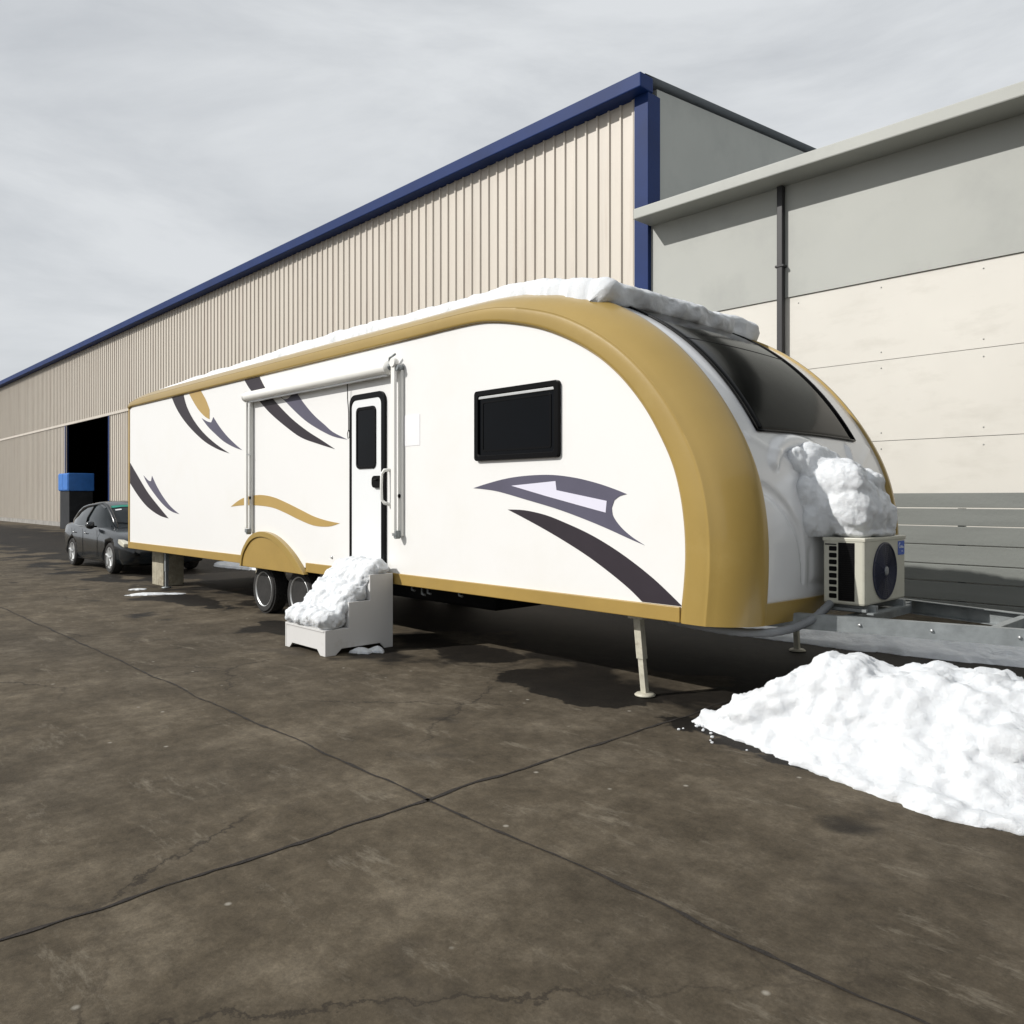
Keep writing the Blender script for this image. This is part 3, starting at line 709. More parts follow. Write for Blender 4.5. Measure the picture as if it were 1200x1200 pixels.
# ------------------------------------------------------------------ snow
def snow_solid(name, nu, nv, fn_top, fn_bot, mat='snow', label=None, cat='snow', kind=None):
    mb = MB()
    top = [[fn_top(i/nu, j/nv) for i in range(nu+1)] for j in range(nv+1)]
    V = mb.grid(top)
    bot = [[fn_bot(i/nu, j/nv) for i in range(nu+1)] for j in range(nv+1)]
    B = mb.grid(bot)
    for j in range(nv):
        mb.face([V[j][0], V[j+1][0], B[j+1][0], B[j][0]], True); mb.face([V[j][nu], V[j+1][nu], B[j+1][nu], B[j][nu]], True)
    for i in range(nu):
        mb.face([V[0][i], V[0][i+1], B[0][i+1], B[0][i]], True); mb.face([V[nv][i], V[nv][i+1], B[nv][i+1], B[nv][i]], True)
    loc = (V[0][0].co+V[nv][nu].co)/2
    o = mb.build(name, mat, None, loc=(loc.x, loc.y, min(v[2] for r in bot for v in r)))
    return tag(o, label, cat, kind=kind)
# roof snow: follows the roof, ragged near edge, thick rolled front lip
def roof_z(x):
    lo, hi = 0, NP-1
    for t in range(NP-1):
        if PA(t, 1)[0] <= x <= PA(t+1, 1)[0] or PA(t, 1)[0] <= x < PA(t+1, 1)[0]:
            f = (x-PA(t, 1)[0])/(PA(t+1, 1)[0]-PA(t, 1)[0]); return PA(t, 1)[1]*(1-f)+PA(t+1, 1)[1]*f
    return 3.0
RX0, RX1 = -15.2, -4.33
def rs(u, v):
    # u along x (denser to the front), v across y
    x = RX0+(RX1-.15-RX0)*(1-(1-min(1, u/LIP))**1.1)
    yn = 5.17+.05*fbm((x, 1.3, 0), 6, 2.3)+.03*fbm((x, 4, 0), 4, 9)
    rear = max(0, min(1, (x-RX0)/3.5)); yn += .10*(1-rear)**2 + .05*max(0, fbm((x, 7, 0), 3, 1.1))
    yf = 7.86+.03*fbm((x, 9, 0), 4, 2)
    y = yn+(yf-yn)*v
    return x, y
def edge(v, e): 
    d = min(v, 1-v)/e; return math.sqrt(max(0, 1-(1-min(1, d))**2))
LIP = .96
def rtop(u, v):
    if u > LIP:
        x, y = rs(LIP, v); x0, y0, z0 = rtop(LIP, v)
        ph = R(90-130*(u-LIP)/(1-LIP)); th = z0-roof_z(x0)
        rx = .17*(1+.35*fbm((y, 3, 1), 4, 2.2)+.25*fbm((y, u*9, 1), 4, 5)); ed = edge(v, .06)
        c = z0-th*.5; rz = th*.5 if ph > 0 else th*.5+.10
        rz *= (1+.12*fbm((y*2, u*12, 4), 4, 3))
        return (x0+rx*ed*math.cos(ph), y0, c+rz*math.sin(ph))
    x, y = rs(u, v)
    eu = 1; er = min(1, u/.02)**.5
    th = (.125+.035*fbm((x, y, 2), 4, .8)+.018*fbm((x, y, 5), 5, 3.5)+.008*fbm((x, y, 9), 4, 11))
    th *= .30+.70*max(0, min(1, (x+15.2)/5.5))
    th += .05*max(0, min(1, (x+6.0)/1.4))
    base = roof_z(x)
    inset = max(0, min(1, (5.32-y)/.2)); base -= .20*inset**2*.6
    ed = edge(v, .045)*eu*er
    xo = .07*math.sin(math.pi*min(1, (1-u)/.02))*0
    return (x, y, base+th*ed+.002)
def rbot(u, v):
    x, y = rs(min(u, LIP), v); inset = max(0, min(1, (5.32-y)/.2))
    if u > LIP: x += .06*(u-LIP)/(1-LIP)
    return (x, y, roof_z(x)-.20*inset**2*.6-.03)
snow_solid('roof_snow', 420, 90, rtop, rbot, label='thick white snow layer lying along the trailer roof, rolled over its front edge')

# snow on the steps
def st_h(y):
    if y < 4.405: return .262
    if y < 4.66: return .523
    return .79
def sst(u, v):
    x = -7.93+.83*u; y = 4.10+.88*v
    return x, y
def sm_st(y):
    # smoothed stair
    s = 0
    for k in range(-6, 7): s += st_h(y+k*.022)
    return s/13
def stop(u, v):
    x, y = sst(u, v)
    eu = edge(u, .16); ev = math.sqrt(max(0, 1-(1-min(1, v/.14))**2))
    n = fbm((x, y, 3), 5, 3.2); n2 = fbm((x, y, 8), 5, 9)
    th = .125+.08*n+.03*n2+.03*math.sin(v*9)
    if u > .8: th *= .8
    z = sm_st(y+.02)+th*eu*ev
    # ragged right-hand edge follows the treads
    if u > .93: z = max(st_h(y)-.0, z-.5*(u-.93)/.07*.1)
    ox = .03*fbm((x, y, 12), 5, 6); oy = -.035*(1-v)*eu+.03*fbm((x, y, 15), 5, 6)
    bulge = -.03*math.sin(math.pi*min(1, u/.3))*(u < .3)
    return (x+ox+bulge, min(y+oy, 4.975), max(z, st_h(y)+.004))
def sbot(u, v):
    x, y = sst(u, v); return (min(max(x, -7.90), -7.10), min(max(y, 4.15), 4.94), st_h(y)-.004 if True else 0)
def blob_snow(name, blobs, voxel, clamp, amp, seed, label):
    bm = bmesh.new()
    for (x, y, z, rx, ry, rz) in blobs:
        r = bmesh.ops.create_icosphere(bm, subdivisions=3, radius=1.0)
        for v in r['verts']: v.co = Vector((x+v.co.x*rx, y+v.co.y*ry, z+v.co.z*rz))
    me = D.meshes.new(name); bm.to_mesh(me); bm.free()
    o = D.objects.new(name, me); col.objects.link(o)
    rm = o.modifiers.new('r', 'REMESH'); rm.mode = 'VOXEL'; rm.voxel_size = voxel
    sm = o.modifiers.new('s', 'SMOOTH'); sm.factor = .6; sm.iterations = 5
    dg = bpy.context.evaluated_depsgraph_get(); nm = D.meshes.new_from_object(o.evaluated_get(dg)); o.modifiers.clear(); o.data = nm; nm.name = name
    ns = [v.normal.copy() for v in nm.vertices]
    for v, n in zip(nm.vertices, ns):
        p = v.co.copy()
        d = amp*(1.7*fbm((p.x, p.y, p.z+seed), 3, 3.5)+.95*fbm((p.x+3, p.y, p.z+seed), 5, 11)+.35*fbm((p.x+9, p.y, p.z+seed), 3, 34))
        v.co = clamp(p+n*d)
    nm.materials.clear(); nm.materials.append(M['snow'])
    for p in nm.polygons: p.use_smooth = True
    zs = [v.co.z for v in nm.vertices]; c = Vector((blobs[0][0], blobs[0][1], min(zs)))
    nm.transform(Matrix.Translation(-c)); o.location = c; WL[o.name] = c
    return tag(o, label, 'snow')
def stclamp(p):
    if -7.93 < p.x < -7.07:
        h = 0 if p.y < 4.105 else st_h(p.y)
        if 4.12 < p.y and p.z < h-.01: p.z = h-.01
    p.y = min(p.y, 4.985)
    return p
B = []
rnd = random.Random(5)
for k in range(7):
    x = -7.83+k*.107
    B.append((x, 4.27+rnd.uniform(-.02, .02), .335+rnd.uniform(-.01, .02), .12, .17, .115+rnd.uniform(-.02, .02)))
    B.append((x+rnd.uniform(-.02, .02), 4.42, .47+rnd.uniform(-.02, .02), .11, .12, .12))
    B.append((x-.01, 4.55, .60+rnd.uniform(-.01, .02), .115, .13, .11))
    B.append((x-.01, 4.68, .73+rnd.uniform(-.01, .02), .11, .11, .11))
    B.append((x, 4.82, .835+rnd.uniform(-.01, .02), .12, .15, .085))
B += [(-7.90, 4.30, .36, .06, .12, .09), (-7.90, 4.60, .60, .06, .10, .09), (-7.12, 4.86, .84, .07, .10, .05), (-7.13, 4.24, .31, .06, .1, .05)]
blob_snow('step_snow', B, .014, stclamp, .018, 2, 'heap of fresh snow lying on the white entry steps')

# snow heap between the front face and the air conditioner
def facex(z, y):
    return shell_pt(tz(min(2.9, max(.7, z))) or NP-1, y).x
def acclamp(p):
    if p.z < 1.298: p.z = 1.298
    if p.z > 1.29 and p.z < 2.2: p.x = max(p.x, facex(p.z, min(7.6, max(5.35, p.y)))-.01)
    return p
B = [(-2.70, 6.12, 1.72, .19, .17, .16), (-2.78, 6.25, 1.79, .17, .26, .12), (-2.76, 6.50, 1.72, .20, .26, .14), (-2.66, 6.12, 1.50, .19, .18, .22),
     (-2.62, 6.33, 1.48, .18, .24, .22), (-2.62, 6.50, 1.43, .17, .17, .18), (-2.86, 6.32, 1.60, .17, .42, .26), (-2.84, 6.58, 1.48, .15, .15, .20), (-2.64, 6.36, 1.325, .18, .39, .055),
     (-2.86, 6.12, 1.45, .14, .22, .22), (-2.60, 6.22, 1.60, .13, .12, .16), (-2.62, 6.50, 1.58, .11, .12, .10), (-2.90, 6.36, 1.86, .09, .32, .07)]
for (y, z, ry, rz, rx) in ((6.2, 1.95, .16, .09, .10), (6.36, 1.95, .16, .09, .09), (6.55, 1.92, .16, .08, .08),
        (5.96, 1.90, .12, .12, .06), (6.08, 1.78, .14, .2, .08), (5.92, 1.62, .08, .14, .05), (5.96, 1.42, .10, .14, .07), (6.64, 1.80, .08, .10, .05)):
    B.append((facex(z, y)+.01, y, z, rx, ry, rz))
blob_snow('front_snow', B, .014, acclamp, .014, 4, 'snow heaped on top of the air conditioner against the trailer front')
# thin snow on the tow frame tray
# big pile on the ground
def pile(name, cx, cy, rx, ry, h, ang, seed, mat, label, nu=110, nv=110, rough=1.0, cat='snow', kind=None):
    ca, sa = math.cos(ang), math.sin(ang)
    def P(u, v):
        a = 2*u-1; b = 2*v-1
        # square to disc
        dx = a*math.sqrt(1-b*b/2); dy = b*math.sqrt(1-a*a/2)
        r = math.hypot(dx, dy); th = math.atan2(dy, dx)
        rr = 1+.16*rough*fbm((math.cos(th)*1.5+seed, math.sin(th)*1.5, 0), 5, 1.3)+.06*rough*fbm((math.cos(th)*1.5+seed, math.sin(th)*1.5, 4), 4, 7)
        lx, ly = dx*rx*rr, dy*ry*rr
        x, y = cx+lx*ca-ly*sa, cy+lx*sa+ly*ca
        f = max(0, 1-r)
        prof_ = min(1, f*1.25)**.8
        z = h*prof_*(1+.35*rough*fbm((x, y, seed), 5, 2.2))+h*.12*rough*fbm((x, y, seed+3), 6, 7)*min(1, f*5)+min(.03, h*.3)*min(1, f*14)
        return x, y, max(z, 0), f
    return snow_solid(name, nu, nv, lambda u, v: P(u, v)[:3], lambda u, v: (P(u, v)[0], P(u, v)[1], -.01), mat, label, cat, kind)
def gclamp(p):
    p.z = max(p.z, -.012); return p
rnd = random.Random(11); B = []
for k in range(26):
    t = k/25; h = .05+.50*min(1, t/.34)**.9-.05*max(0, t-.4); wd = .10+.62*min(1, t*1.25)
    cx, cy = -3.04+1.95*t, 4.93+.50*t
    B.append((cx, cy, 0, .20+.22*t, wd, h*(1+rnd.uniform(-.10, .10))))
    B.append((cx+.05, cy-.05, 0, .24+.3*t, wd*1.25, h*.55)); B.append((cx+.05, cy-.05, 0, .26+.35*t, wd*1.45, h*.28))
    for q in range(2):
        a = rnd.uniform(-.8, .8); zz = h*math.sqrt(1-a*a)*.74
        B.append((cx+rnd.uniform(-.1, .1), cy+a*wd*.9, zz, .09+.07*t+rnd.uniform(0, .05), .09+.07*t+rnd.uniform(0, .05), .06+.08*t*rnd.random()+.03))
blob_snow('snow_pile', B, .022, gclamp, .028, 7, 'large shovelled snow pile on the ground in front of the tow frame')
pile('snow_bank', -3.7, 8.95, 2.2, .62, .17, R(4), 9.1, 'snow', 'low grey snow bank on the shaded ground behind the trailer front')
pile('snow_bank', -17.5, 8.35, 1.5, .6, .14, R(4), 12.1, 'snow', 'low snow bank behind the rear of the trailer beside the dark car')
for i, (x, y, rx, ry, h, a, lab) in enumerate([(-7.03, 4.52, .12, .07, .05, .5, 'larger lump of snow on the ground beside the entry steps'),
        (-13.65, 4.68, .34, .13, .022, 1.2, 'longest strip of melting snow on the ground near the rear leg'),
        (-14.53, 4.80, .15, .10, .018, 1.3, 'shorter thin strip of melting snow nearest the rear leg'),
        (-13.45, 5.02, .18, .09, .016, 1.0, 'thin flat snow remnant just right of the rear strips'),
        (-6.96, 4.66, .10, .06, .05, .2, 'tiny snow crumb behind the lump beside the entry steps')]):
    o = pile('snow_lump', x, y, rx, ry, h, a, 20+i*3.3, 'snow', lab, 40, 30, 2.2); o['group'] = 'bits of snow on the yard'

bm = bmesh.new(); rnd = random.Random(31)
for k in range(120):
    if k < 120:
        t = rnd.random()**1.3; cx = -3.15+2.2*t+rnd.gauss(0, .12); cy = 4.78-.15*t-abs(rnd.gauss(0, .13))+.1
    else: cx = -7.5+rnd.gauss(0, .5); cy = 4.05+rnd.gauss(0, .16)
    r = rnd.uniform(.006, .018)*(1.3 if rnd.random() < .12 else 1)
    q = bmesh.ops.create_icosphere(bm, subdivisions=1, radius=r)
    for v in q['verts']:
        v.co = Vector((v.co.x*rnd.uniform(.8, 1.3), v.co.y*rnd.uniform(.8, 1.3), v.co.z*.7))+Vector((cx, cy, r*.45))
me = D.meshes.new('snow_crumbs'); bm.to_mesh(me); bm.free(); me.materials.append(M['snow'])
o = D.objects.new('snow_crumbs', me); col.objects.link(o); tag(o, 'loose crumbs of snow scattered on the ground along the edge of the big pile', 'snow', kind='stuff')

# ------------------------------------------------------------------ entry steps
stp = empty('entry_steps', (-7.495, 4.54, 0))
tag(stp, 'white three-tread entry steps below the trailer door, covered with snow', 'steps')
sp = [(4.13, 0), (4.13, .262), (4.405, .262), (4.405, .523), (4.66, .523), (4.66, .79), (4.95, .79), (4.95, 0), (4.84, 0), (4.79, .06), (4.32, .06), (4.25, 0)]
for x in (-7.91, -7.095):
    mb = MB(); mb.prism(sp, x, x+.02, axis='x'); mb.build('side_board', 'steps', stp, bevel=.002)
mb = MB(); mb.prism([(-7.889, .0), (-7.889, .252), (-7.096, .252), (-7.096, 0), (-7.18, 0), (-7.24, .055), (-7.76, .055), (-7.82, 0)], 4.132, 4.15); mb.build('front_board', 'steps', stp, bevel=.002)
for y0, y1, z in ((4.122, 4.405, .262), (4.40, 4.66, .523), (4.655, 4.95, .79)):
    MB().box(-7.889, -7.096, y0+.001, y1-.001, z-.02, z-.001).build('tread', 'steps', stp, bevel=.002)
for y, z0, z1 in ((4.406, .262, .502), (4.661, .523, .769)):
    MB().box(-7.889, -7.096, y, y+.018, z0+.001, z1).build('riser', 'steps', stp)

# ------------------------------------------------------------------ support block
mb = MB(); mb.box(-15.29, -14.73, 5.30, 5.67, 0, .635)
o = mb.build('support_block', 'conc', None, loc=(-15, 5.48, 0), bevel=.012); tag(o, 'weathered concrete block propping up the rear of the trailer beside a thin leg', 'support block')
bm = MB(); bm.box(-15.3, -14.7, 7.33, 7.7, 0, .635)
o = bm.build('support_block', 'conc', None, loc=(-15, 7.5, 0), bevel=.012); tag(o, 'concrete block under the far side of the trailer rear, in deep shade', 'support block')

# ------------------------------------------------------------------ corrugated hall
HY = 12.3
hall = empty('corrugated_hall', (-45, 18, 0)); tag(hall, 'tall factory hall of ribbed beige cladding with blue corner post behind the trailer', 'industrial hall')
OX0, OX1, OZ = -48.6, -41.2, 5.57
mb = MB(); x = -95.0; EZ = 9.3
def colseg(mb, xa, xb, y, za, zb, ya=None): 
    ya = y if ya is None else ya
    v = [mb.bm.verts.new(p) for p in ((xa, ya, za), (xb, y, za), (xb, y, zb), (xa, ya, zb))]; mb.face(v)
def zlow(xx): return OZ if OX0 < xx < OX1 else .0
while x < -9.46:
    p = .15*2; xe = min(x+p, -9.45)
    zl = .25 if not (OX0 <= x+.15 <= OX1) else OZ
    colseg(mb, x, xe-.06, HY, zl, EZ)
    colseg(mb, xe-.06, xe-.050, HY-.038, zl, EZ, HY); colseg(mb, xe-.050, xe-.014, HY-.038, zl, EZ); colseg(mb, xe-.014, xe, HY, zl, EZ, HY-.038)
    x = xe
bmesh.ops.remove_doubles(mb.bm, verts=mb.bm.verts[:], dist=1e-4)
mb.build('cladding', 'cladding', hall)
MB().box(-95, -9.46, HY-.052, HY-.039, 5.58, 5.70).build('lap_flashing', 'cladding', hall)
mb = MB(); mb.box(-95, OX0, HY-.02, HY+.2, 0, .25); mb.box(OX1, -9.45, HY-.02, HY+.2, 0, .25); mb.build('plinth', 'plinth', hall)
MB().box(-9.45, -9.12, HY-.09, HY+.3, 0, EZ).build('corner_post', 'blue', hall, bevel=.01)
MB().box(OX1-.02, OX1+.14, HY-.06, HY+.1, 0, OZ+.0).build('door_post', 'blue', hall)
MB().box(OX0-.14, OX0+.02, HY-.06, HY+.1, 0, OZ+.0).build('door_post', 'blue', hall)
MB().box(-95.2, -9.10, HY-.35, HY+.05, EZ, EZ+.28).build('gutter', 'blue', hall, bevel=.02)
mb = MB()
v = [mb.bm.verts.new(p) for p in [(-95.2, HY-.2, EZ+.29), (-9.1, HY-.2, EZ+.29), (-9.1, HY+14, EZ+1.7), (-95.2, HY+14, EZ+1.7), (-95.2, HY+28, EZ+.29), (-9.1, HY+28, EZ+.29)]]
mb.face([v[0], v[1], v[2], v[3]]); mb.face([v[3], v[2], v[5], v[4]]); o = mb.build('roof', 'hallroof', hall)
mb = MB(); mb.prism([(HY+.3, 0), (HY+27.8, 0), (HY+27.8, EZ+.2), (HY+14, EZ+1.55), (HY+.3, EZ+.2)], -9.35, -9.2, axis='x'); mb.prism([(HY+.3, 0), (HY+27.8, 0), (HY+27.8, EZ+.2), (HY+14, EZ+1.55), (HY+.3, EZ+.2)], -95, -94.8, axis='x'); mb.box(-95, -9.3, HY+27.8, HY+28, 0, EZ)
mb.build('outer_wall', 'greypanel', hall)
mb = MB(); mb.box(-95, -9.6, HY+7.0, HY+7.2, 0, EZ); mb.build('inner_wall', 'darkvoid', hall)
bx = empty('storage_cabinet', (-45.2, HY-.4, 0)); tag(bx, 'blue cabinet on a dark stand in the shadowed doorway of the hall', 'cabinet')
MB().box(-46.1, -44.3, HY-1.0, HY+.2, 1.95, 2.85).build('cabinet_body', 'bluebox', bx, bevel=.03)
for k in range(2): MB().box(-46.05+k*.87, -45.22+k*.87, HY-1.03, HY-1.001, 2.0, 2.8).build('cabinet_door', 'bluebox', bx, bevel=.01)
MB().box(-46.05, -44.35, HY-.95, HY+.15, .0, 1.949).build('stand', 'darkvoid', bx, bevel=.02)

# ------------------------------------------------------------------ white panel wall
wall = empty('panel_wall', (2, HY+.2, 0)); tag(wall, 'cream panel wall with grey upper band behind the front of the trailer', 'wall')
WX1 = 16
for k in range(4):
    z0 = .02+k*1.222; mb = MB(); mb.box(-9.12, WX1, HY+.03, HY+.09, z0, z0+1.214)
    mb.mi = 1
    xx = -8.9
    while xx < WX1:
        for zz in (z0+.12, z0+1.1): mb.lathe([(.012, 0), (.010, -.006), (.001, -.007)], (xx+.03*math.sin(xx*7), HY+.0295, zz), 'y', 8)
        xx += 1.35
    mb.build('wall_panel', ['wallpanel', 'greypanel'], wall)
MB().box(-9.12, WX1, HY+.09, HY+.3, 0, 4.9).build('wall_core', 'joint', wall)
MB().box(-9.12, WX1, HY+.005, HY+.3, 4.905, 6.75).build('upper_panel', 'greypanel', wall)
MB().box(-9.12, WX1+.2, HY-.55, HY+.4, 6.751, 6.95).build('eaves', 'greypanel', wall, bevel=.02)
mb = MB(); mb.box(-9.12, -8.9, HY+.3, HY+14, 0, 6.75); mb.box(WX1-.2, WX1, HY+.3, HY+14, 0, 6.75); mb.box(-9.1, WX1, HY+13.8, HY+14, 0, 6.75); mb.box(-9.2, WX1+.1, HY+.4, HY+14.2, 6.76, 6.9)
mb.build('outer_wall', 'greypanel', wall)
M['light_blocker'] = simple('dark_light_blocker', (.075, .072, .066), .8, var=.2, scale=.4)  # for an unseen mass added to cut light and darken reflections
MB().box(11, 15.9, -9, HY+.02, 0, 9.0).build('added_light_blocker', 'light_blocker', wall, bevel=.03)
mb = MB(); mb.box(-6.50, -6.40, HY-.10, HY-.002, .0, 6.74)
for z in (1.0, 3.2, 5.4): mb.box(-6.53, -6.37, HY-.11, HY+.02, z, z+.04)
mb.build('downpipe', 'blackpipe', wall, bevel=.01)

# ------------------------------------------------------------------ grey board fence
fn = empty('board_fence', (-5.5, 11.65, 0)); tag(fn, 'low grey fence of wide horizontal boards in front of the cream panel wall', 'fence')
FX0, FX1 = -8.2, 4.6
for k, (z0, z1) in enumerate(((.0, .21), (.222, .465), (.477, .70), (.712, .96), (.972, 1.215), (1.227, 1.455))):
    MB().box(FX0, FX1, 11.60+.004*(k % 2), 11.66, z0, z1).build('board', 'fence', fn, bevel=.006)
mb = MB(); mb.prism([(FX0, 1.47)]+[(FX0, 1.66)]+[(FX1-.25, 1.675)]+[(FX1-.25+.25*math.sin(R(a)), 1.475+.20*math.cos(R(a))) for a in (20, 40, 60, 80, 90)]+[(FX1, 1.47)], 11.59, 11.68); mb.build('cap_board', 'fence', fn, bevel=.015)
for x in (-8.1, -6.6, -5.1, -3.6, -2.1, -.6, .9, 2.4, 3.9): MB().box(x, x+.08, 11.661, 11.74, 0, 1.46).build('post', 'galv', fn)

# ------------------------------------------------------------------ car
CX, CY = -18.0, 6.27   # front axle, centreline
car = empty('parked_car', (CX-1.35, CY, 0)); tag(car, 'dark blue-grey sedan parked behind the rear of the trailer', 'car')
def cst(dx, zt, hw, zb, crown=.03, zm=.55):
    x = CX+dx; pts = []
    half = [(0, zb), (hw*.80, zb), (hw*.93, zb+.04), (hw*.985, zb+.14), (hw*1.0, zm), (hw*.995, zm+(zt-zm)*.45), (hw*.955, zt-.055), (hw*.90, zt-.012), (hw*.80, zt+.004), (hw*.4, zt+crown*.8), (0, zt+crown)]
    return [(x, CY-y, z) for y, z in half] + [(x, CY+y, z) for y, z in half[-2:0:-1]]
stn = [(.92, .50, .62, .32, .0, .42), (.90, .60, .70, .24, .01, .45), (.80, .68, .80, .20, .02, .5), (.60, .76, .87, .18, .03, .52), (.3, .83, .90, .18, .035, .55), (0, .87, .905, .18, .035, .55), (-.3, .91, .91, .18, .03, .56),
       (-.6, .945, .91, .18, .03, .56), (-1.1, .955, .91, .18, .02, .56), (-1.7, .965, .91, .18, .02, .57), (-2.3, .975, .91, .18, .02, .57), (-2.75, .99, .91, .18, .02, .58), (-3.1, 1.0, .905, .19, .02, .58), (-3.4, 1.0, .89, .21, .02, .58), (-3.65, .97, .84, .26, .01, .58), (-3.74, .90, .76, .34, 0, .58)]
mb = MB(); rows = [cst(*s) for s in stn]; mb.grid(rows, closed=True)
mb.face([mb.bm.verts.new(p) for p in rows[0]]); mb.face([mb.bm.verts.new(p) for p in rows[-1][::-1]])
bmesh.ops.remove_doubles(mb.bm, verts=mb.bm.verts[:], dist=1e-4)
body = mb.build('body', 'carpaint', car, sharp=38)
cut = MB()
for dx in (0, -2.75):
    for s in (-1, 1):
        yy = CY+s*.82; cut.lathe([(.365, -.22), (.365, .22)], (CX+dx, yy, .33), 'y', 36)
cuto = cut.build('wheel_well', 'black', None)
bo = body.modifiers.new('cut', 'BOOLEAN'); bo.object = cuto; bo.operation = 'DIFFERENCE'; bo.solver = 'EXACT'
dg = bpy.context.evaluated_depsgraph_get(); nm = D.meshes.new_from_object(body.evaluated_get(dg)); body.modifiers.clear(); body.data = nm; nm.name = 'body'
if len(nm.materials) == 0: nm.materials.append(M['carpaint'])
D.objects.remove(cuto)
# cabin
def gst(dx, zr, hr, hb, zb):
    x = CX+dx
    half = [(hb, zb), (hb-.04, zb+(zr-zb)*.35), (hr+(hb-hr)*.30, zb+(zr-zb)*.72), (hr+.02, zr-.06), (hr-.06, zr-.012), (hr*.5, zr+.018), (0, zr+.025)]
    return [(x, CY-y, z) for y, z in half]+[(x, CY+y, z) for y, z in half[-2::-1]]
gs = [(-.62, .93, .60, .76, .90), (-.80, 1.08, .60, .79, .92), (-1.02, 1.26, .60, .81, .93), (-1.25, 1.41, .60, .82, .935), (-1.5, 1.485, .61, .83, .94), (-1.9, 1.505, .62, .835, .945), (-2.35, 1.475, .62, .835, .95), (-2.7, 1.425, .61, .82, .96), (-3.0, 1.32, .60, .80, .965), (-3.3, 1.16, .60, .76, .975), (-3.52, 1.02, .60, .70, .98)]
mb = MB(); mb.grid([gst(*g) for g in gs]); mb.build('cabin_glass', 'carglass', car, sharp=50)
# roof skin + pillars in paint
def lift(p, d=.006):
    c = Vector((p[0], CY, .95)); v = (Vector(p)-c); v.x = 0; v.normalize(); return tuple(Vector(p)+v*d)
mb = MB(); mb.grid([[lift(p, .008) for p in gst(*g)[3:-3]] for g in gs[3:8]]); mb.build('roof', 'carpaint', car)
def gi(dx, k):
    for i in range(len(gs)-1):
        if gs[i][0] >= dx >= gs[i+1][0]:
            f = (dx-gs[i][0])/(gs[i+1][0]-gs[i][0]); a = gst(*gs[i])[k]; b = gst(*gs[i+1])[k]
            return tuple(Vector(a).lerp(Vector(b), f))
for s in (0, 1):
    K = (lambda k: k) if s == 0 else (lambda k: 12-k)
    mb = MB(); mb.tube([lift(gi(d, K(4))) for d in (-.62, -.8, -1.0, -1.25, -1.5)]+[lift(gi(d, K(3))) for d in (-1.8, -2.3, -2.7, -3.0, -3.4)], [.03, .045, .045, .042, .035, .03, .03, .04, .06, .08], 8); mb.build('pillar', 'carpaint', car)
    mb = MB(); mb.tube([lift(gi(-1.85, K(k)), .0) for k in (0, 1, 2, 3)], .03, 8); mb.build('pillar', 'black', car)
    mb = MB(); mb.tube([lift(gi(d, K(0)), .012) for d in (-.7, -1.1, -1.7, -2.3, -2.9, -3.3)], .010, 6); mb.build('window_trim', 'chrome', car)
    sy = -1 if s == 0 else 1
    o = MB().lathe([(.001, -.09), (.06, -.08), (.085, -.03), (.088, .02), (.07, .06), (.001, .07)], (CX-1.02, CY+sy*.98, 1.0), 'y', 16).build('mirror', 'carpaint', car)
    MB().tube([(CX-1.0, CY+sy*.86, .965), (CX-1.0, CY+sy*.93, .97)], .02, 8).build('mirror_arm', 'black', car)
    for dx in (-1.72, -2.62): MB().tube([(CX+dx, CY+sy*.915, .80), (CX+dx+.07, CY+sy*.935, .805), (CX+dx+.15, CY+sy*.915, .80)], .013, 8).build('door_handle', 'chrome', car)
    mb = MB()
    for dx in (-.80, -1.87, -2.72): mb.box(CX+dx-.004, CX+dx+.004, CY+sy*.9125-.002, CY+sy*.9125+.002, .30, .90)
    mb.box(CX-2.25, CX-.42, CY+sy*.91-.004, CY+sy*.91+.004, .225, .235)
    mb.build('door_seam', 'black', car)
    hl = MB(); hl.prism([(CX+.44, .64), (CX+.80, .58), (CX+.83, .66), (CX+.60, .735), (CX+.46, .74)], CY+sy*.70, CY+sy*.872); hl.build('headlight', 'lamp', car, bevel=.02)
    MB().box(CX-3.76, CX-3.62, CY+sy*.60, CY+sy*.80, .70, .86).build('tail_light', 'black', car, bevel=.02)
MB().box(CX+.80, CX+.918, CY-.34, CY+.34, .46, .60).build('grille', 'black', car, bevel=.02)
mb = MB()
for k in range(4): mb.box(CX+.915, CX+.925, CY-.33, CY+.33, .475+k*.033, .483+k*.033)
mb.build('grille_bars', 'chrome', car)
MB().box(CX+.78, CX+.905, CY-.6, CY+.6, .26, .36).build('air_intake', 'black', car, bevel=.02)
MB().box(CX+.92, CX+.932, CY-.22, CY+.22, .36, .45).build('number_plate', 'plateblue', car)
mb = MB(); mb.grid([[gi(-1.27, k) for k in range(4, 9)], [gi(-1.19, k) for k in range(4, 9)]])
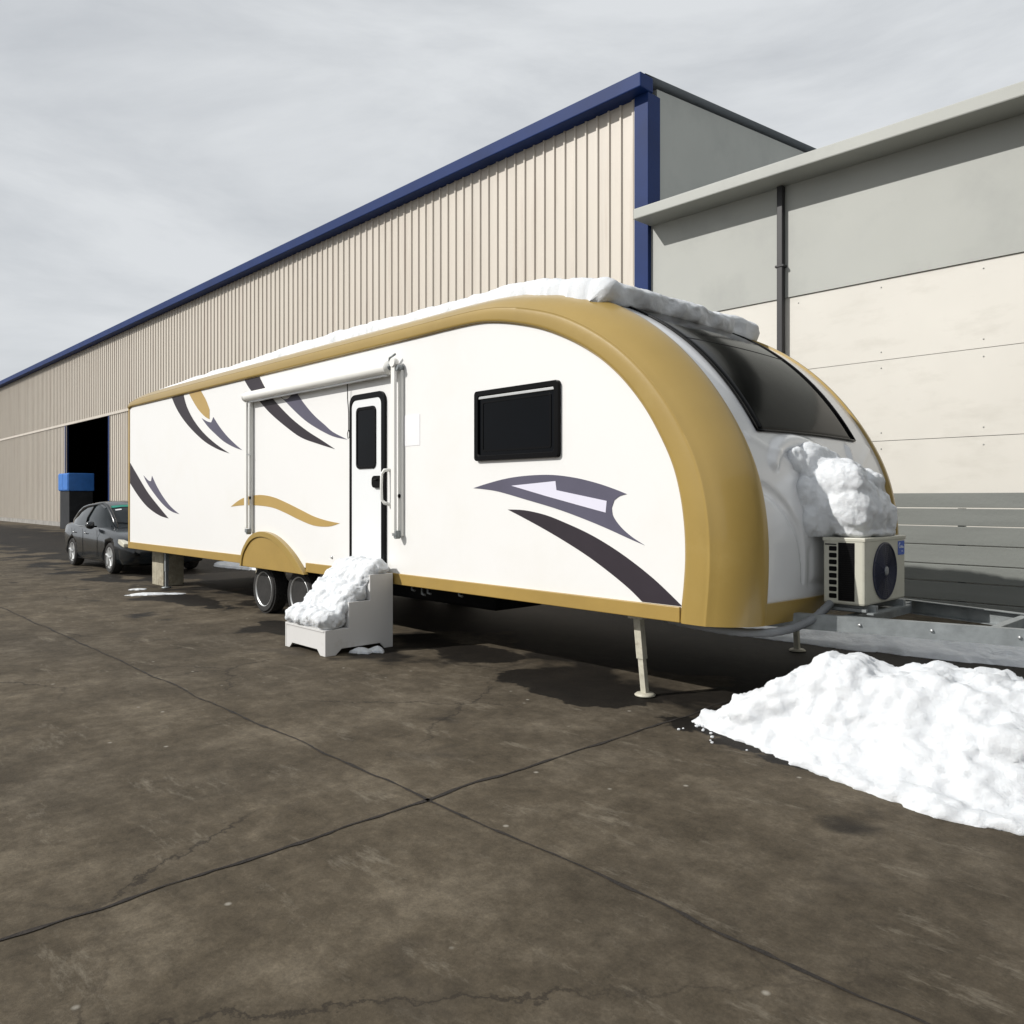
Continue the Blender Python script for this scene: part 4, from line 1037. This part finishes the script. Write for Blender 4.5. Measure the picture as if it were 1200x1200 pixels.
bmesh.ops.translate(mb.bm, vec=(.004, 0, .008), verts=mb.bm.verts[:]); mb.build('sun_strip', 'greenstrip', car)
mb = MB(); mb.grid([[tuple(Vector(gi(-1.13, 5)).lerp(Vector(gi(-1.13, 4)), .6)), tuple(Vector(gi(-1.13, 5)).lerp(Vector(gi(-1.13, 4)), .05))], [tuple(Vector(gi(-1.09, 5)).lerp(Vector(gi(-1.09, 4)), .6)), tuple(Vector(gi(-1.09, 5)).lerp(Vector(gi(-1.09, 4)), .05))]])
bmesh.ops.translate(mb.bm, vec=(.005, 0, .009), verts=mb.bm.verts[:]); mb.build('windscreen_sticker', 'paper', car)
for s in (-1, 1):
    MB().tube([tuple(Vector(gi(-.66, 6))+Vector((0, s*.08, .02))), tuple(Vector(gi(-.76, 4 if s < 0 else 6))+Vector((0, 0, .03)))], .008, 6).build('wiper', 'black', car)
for dx in (0, -2.75):
    for s in (-1, 1):
        yy = CY+s*.80; c = (CX+dx, yy, .33); rt = empty_child('wheel', c, car)
        MB().lathe([(.21, -.09), (.24, -.105), (.29, -.108), (.318, -.085), (.33, -.04), (.33, .04), (.318, .085), (.29, .108), (.24, .105), (.21, .09)], c, 'y', 40).build('tyre', 'rubber', rt, sharp=35)
        mb = MB(); mb.lathe([(.215, s*.09), (.222, s*.098), (.205, s*.085), (.195, s*.0), (.001, s*-.01)], c, 'y', 36)
        mb.build('rim_barrel', 'chassis', rt)
        mb = MB(); mb.lathe([(.222, s*.092), (.225, s*.100), (.205, s*.100), (.203, s*.088)], c, 'y', 36)
        for k in range(5):
            a = 2*math.pi*k/5+.3
            u = Vector((math.cos(a), 0, math.sin(a)))
            mb.tube([Vector(c)+Vector((0, s*.082, 0))+u*.02, Vector(c)+Vector((0, s*.075, 0))+u*.12, Vector(c)+Vector((0, s*.09, 0))+u*.212], [.036, .027, .03], 8)
        mb.lathe([(.05, s*.07), (.05, s*.1), (.001, s*.102)], c, 'y', 20)
        mb.build('alloy_rim', 'alu', rt, sharp=40)
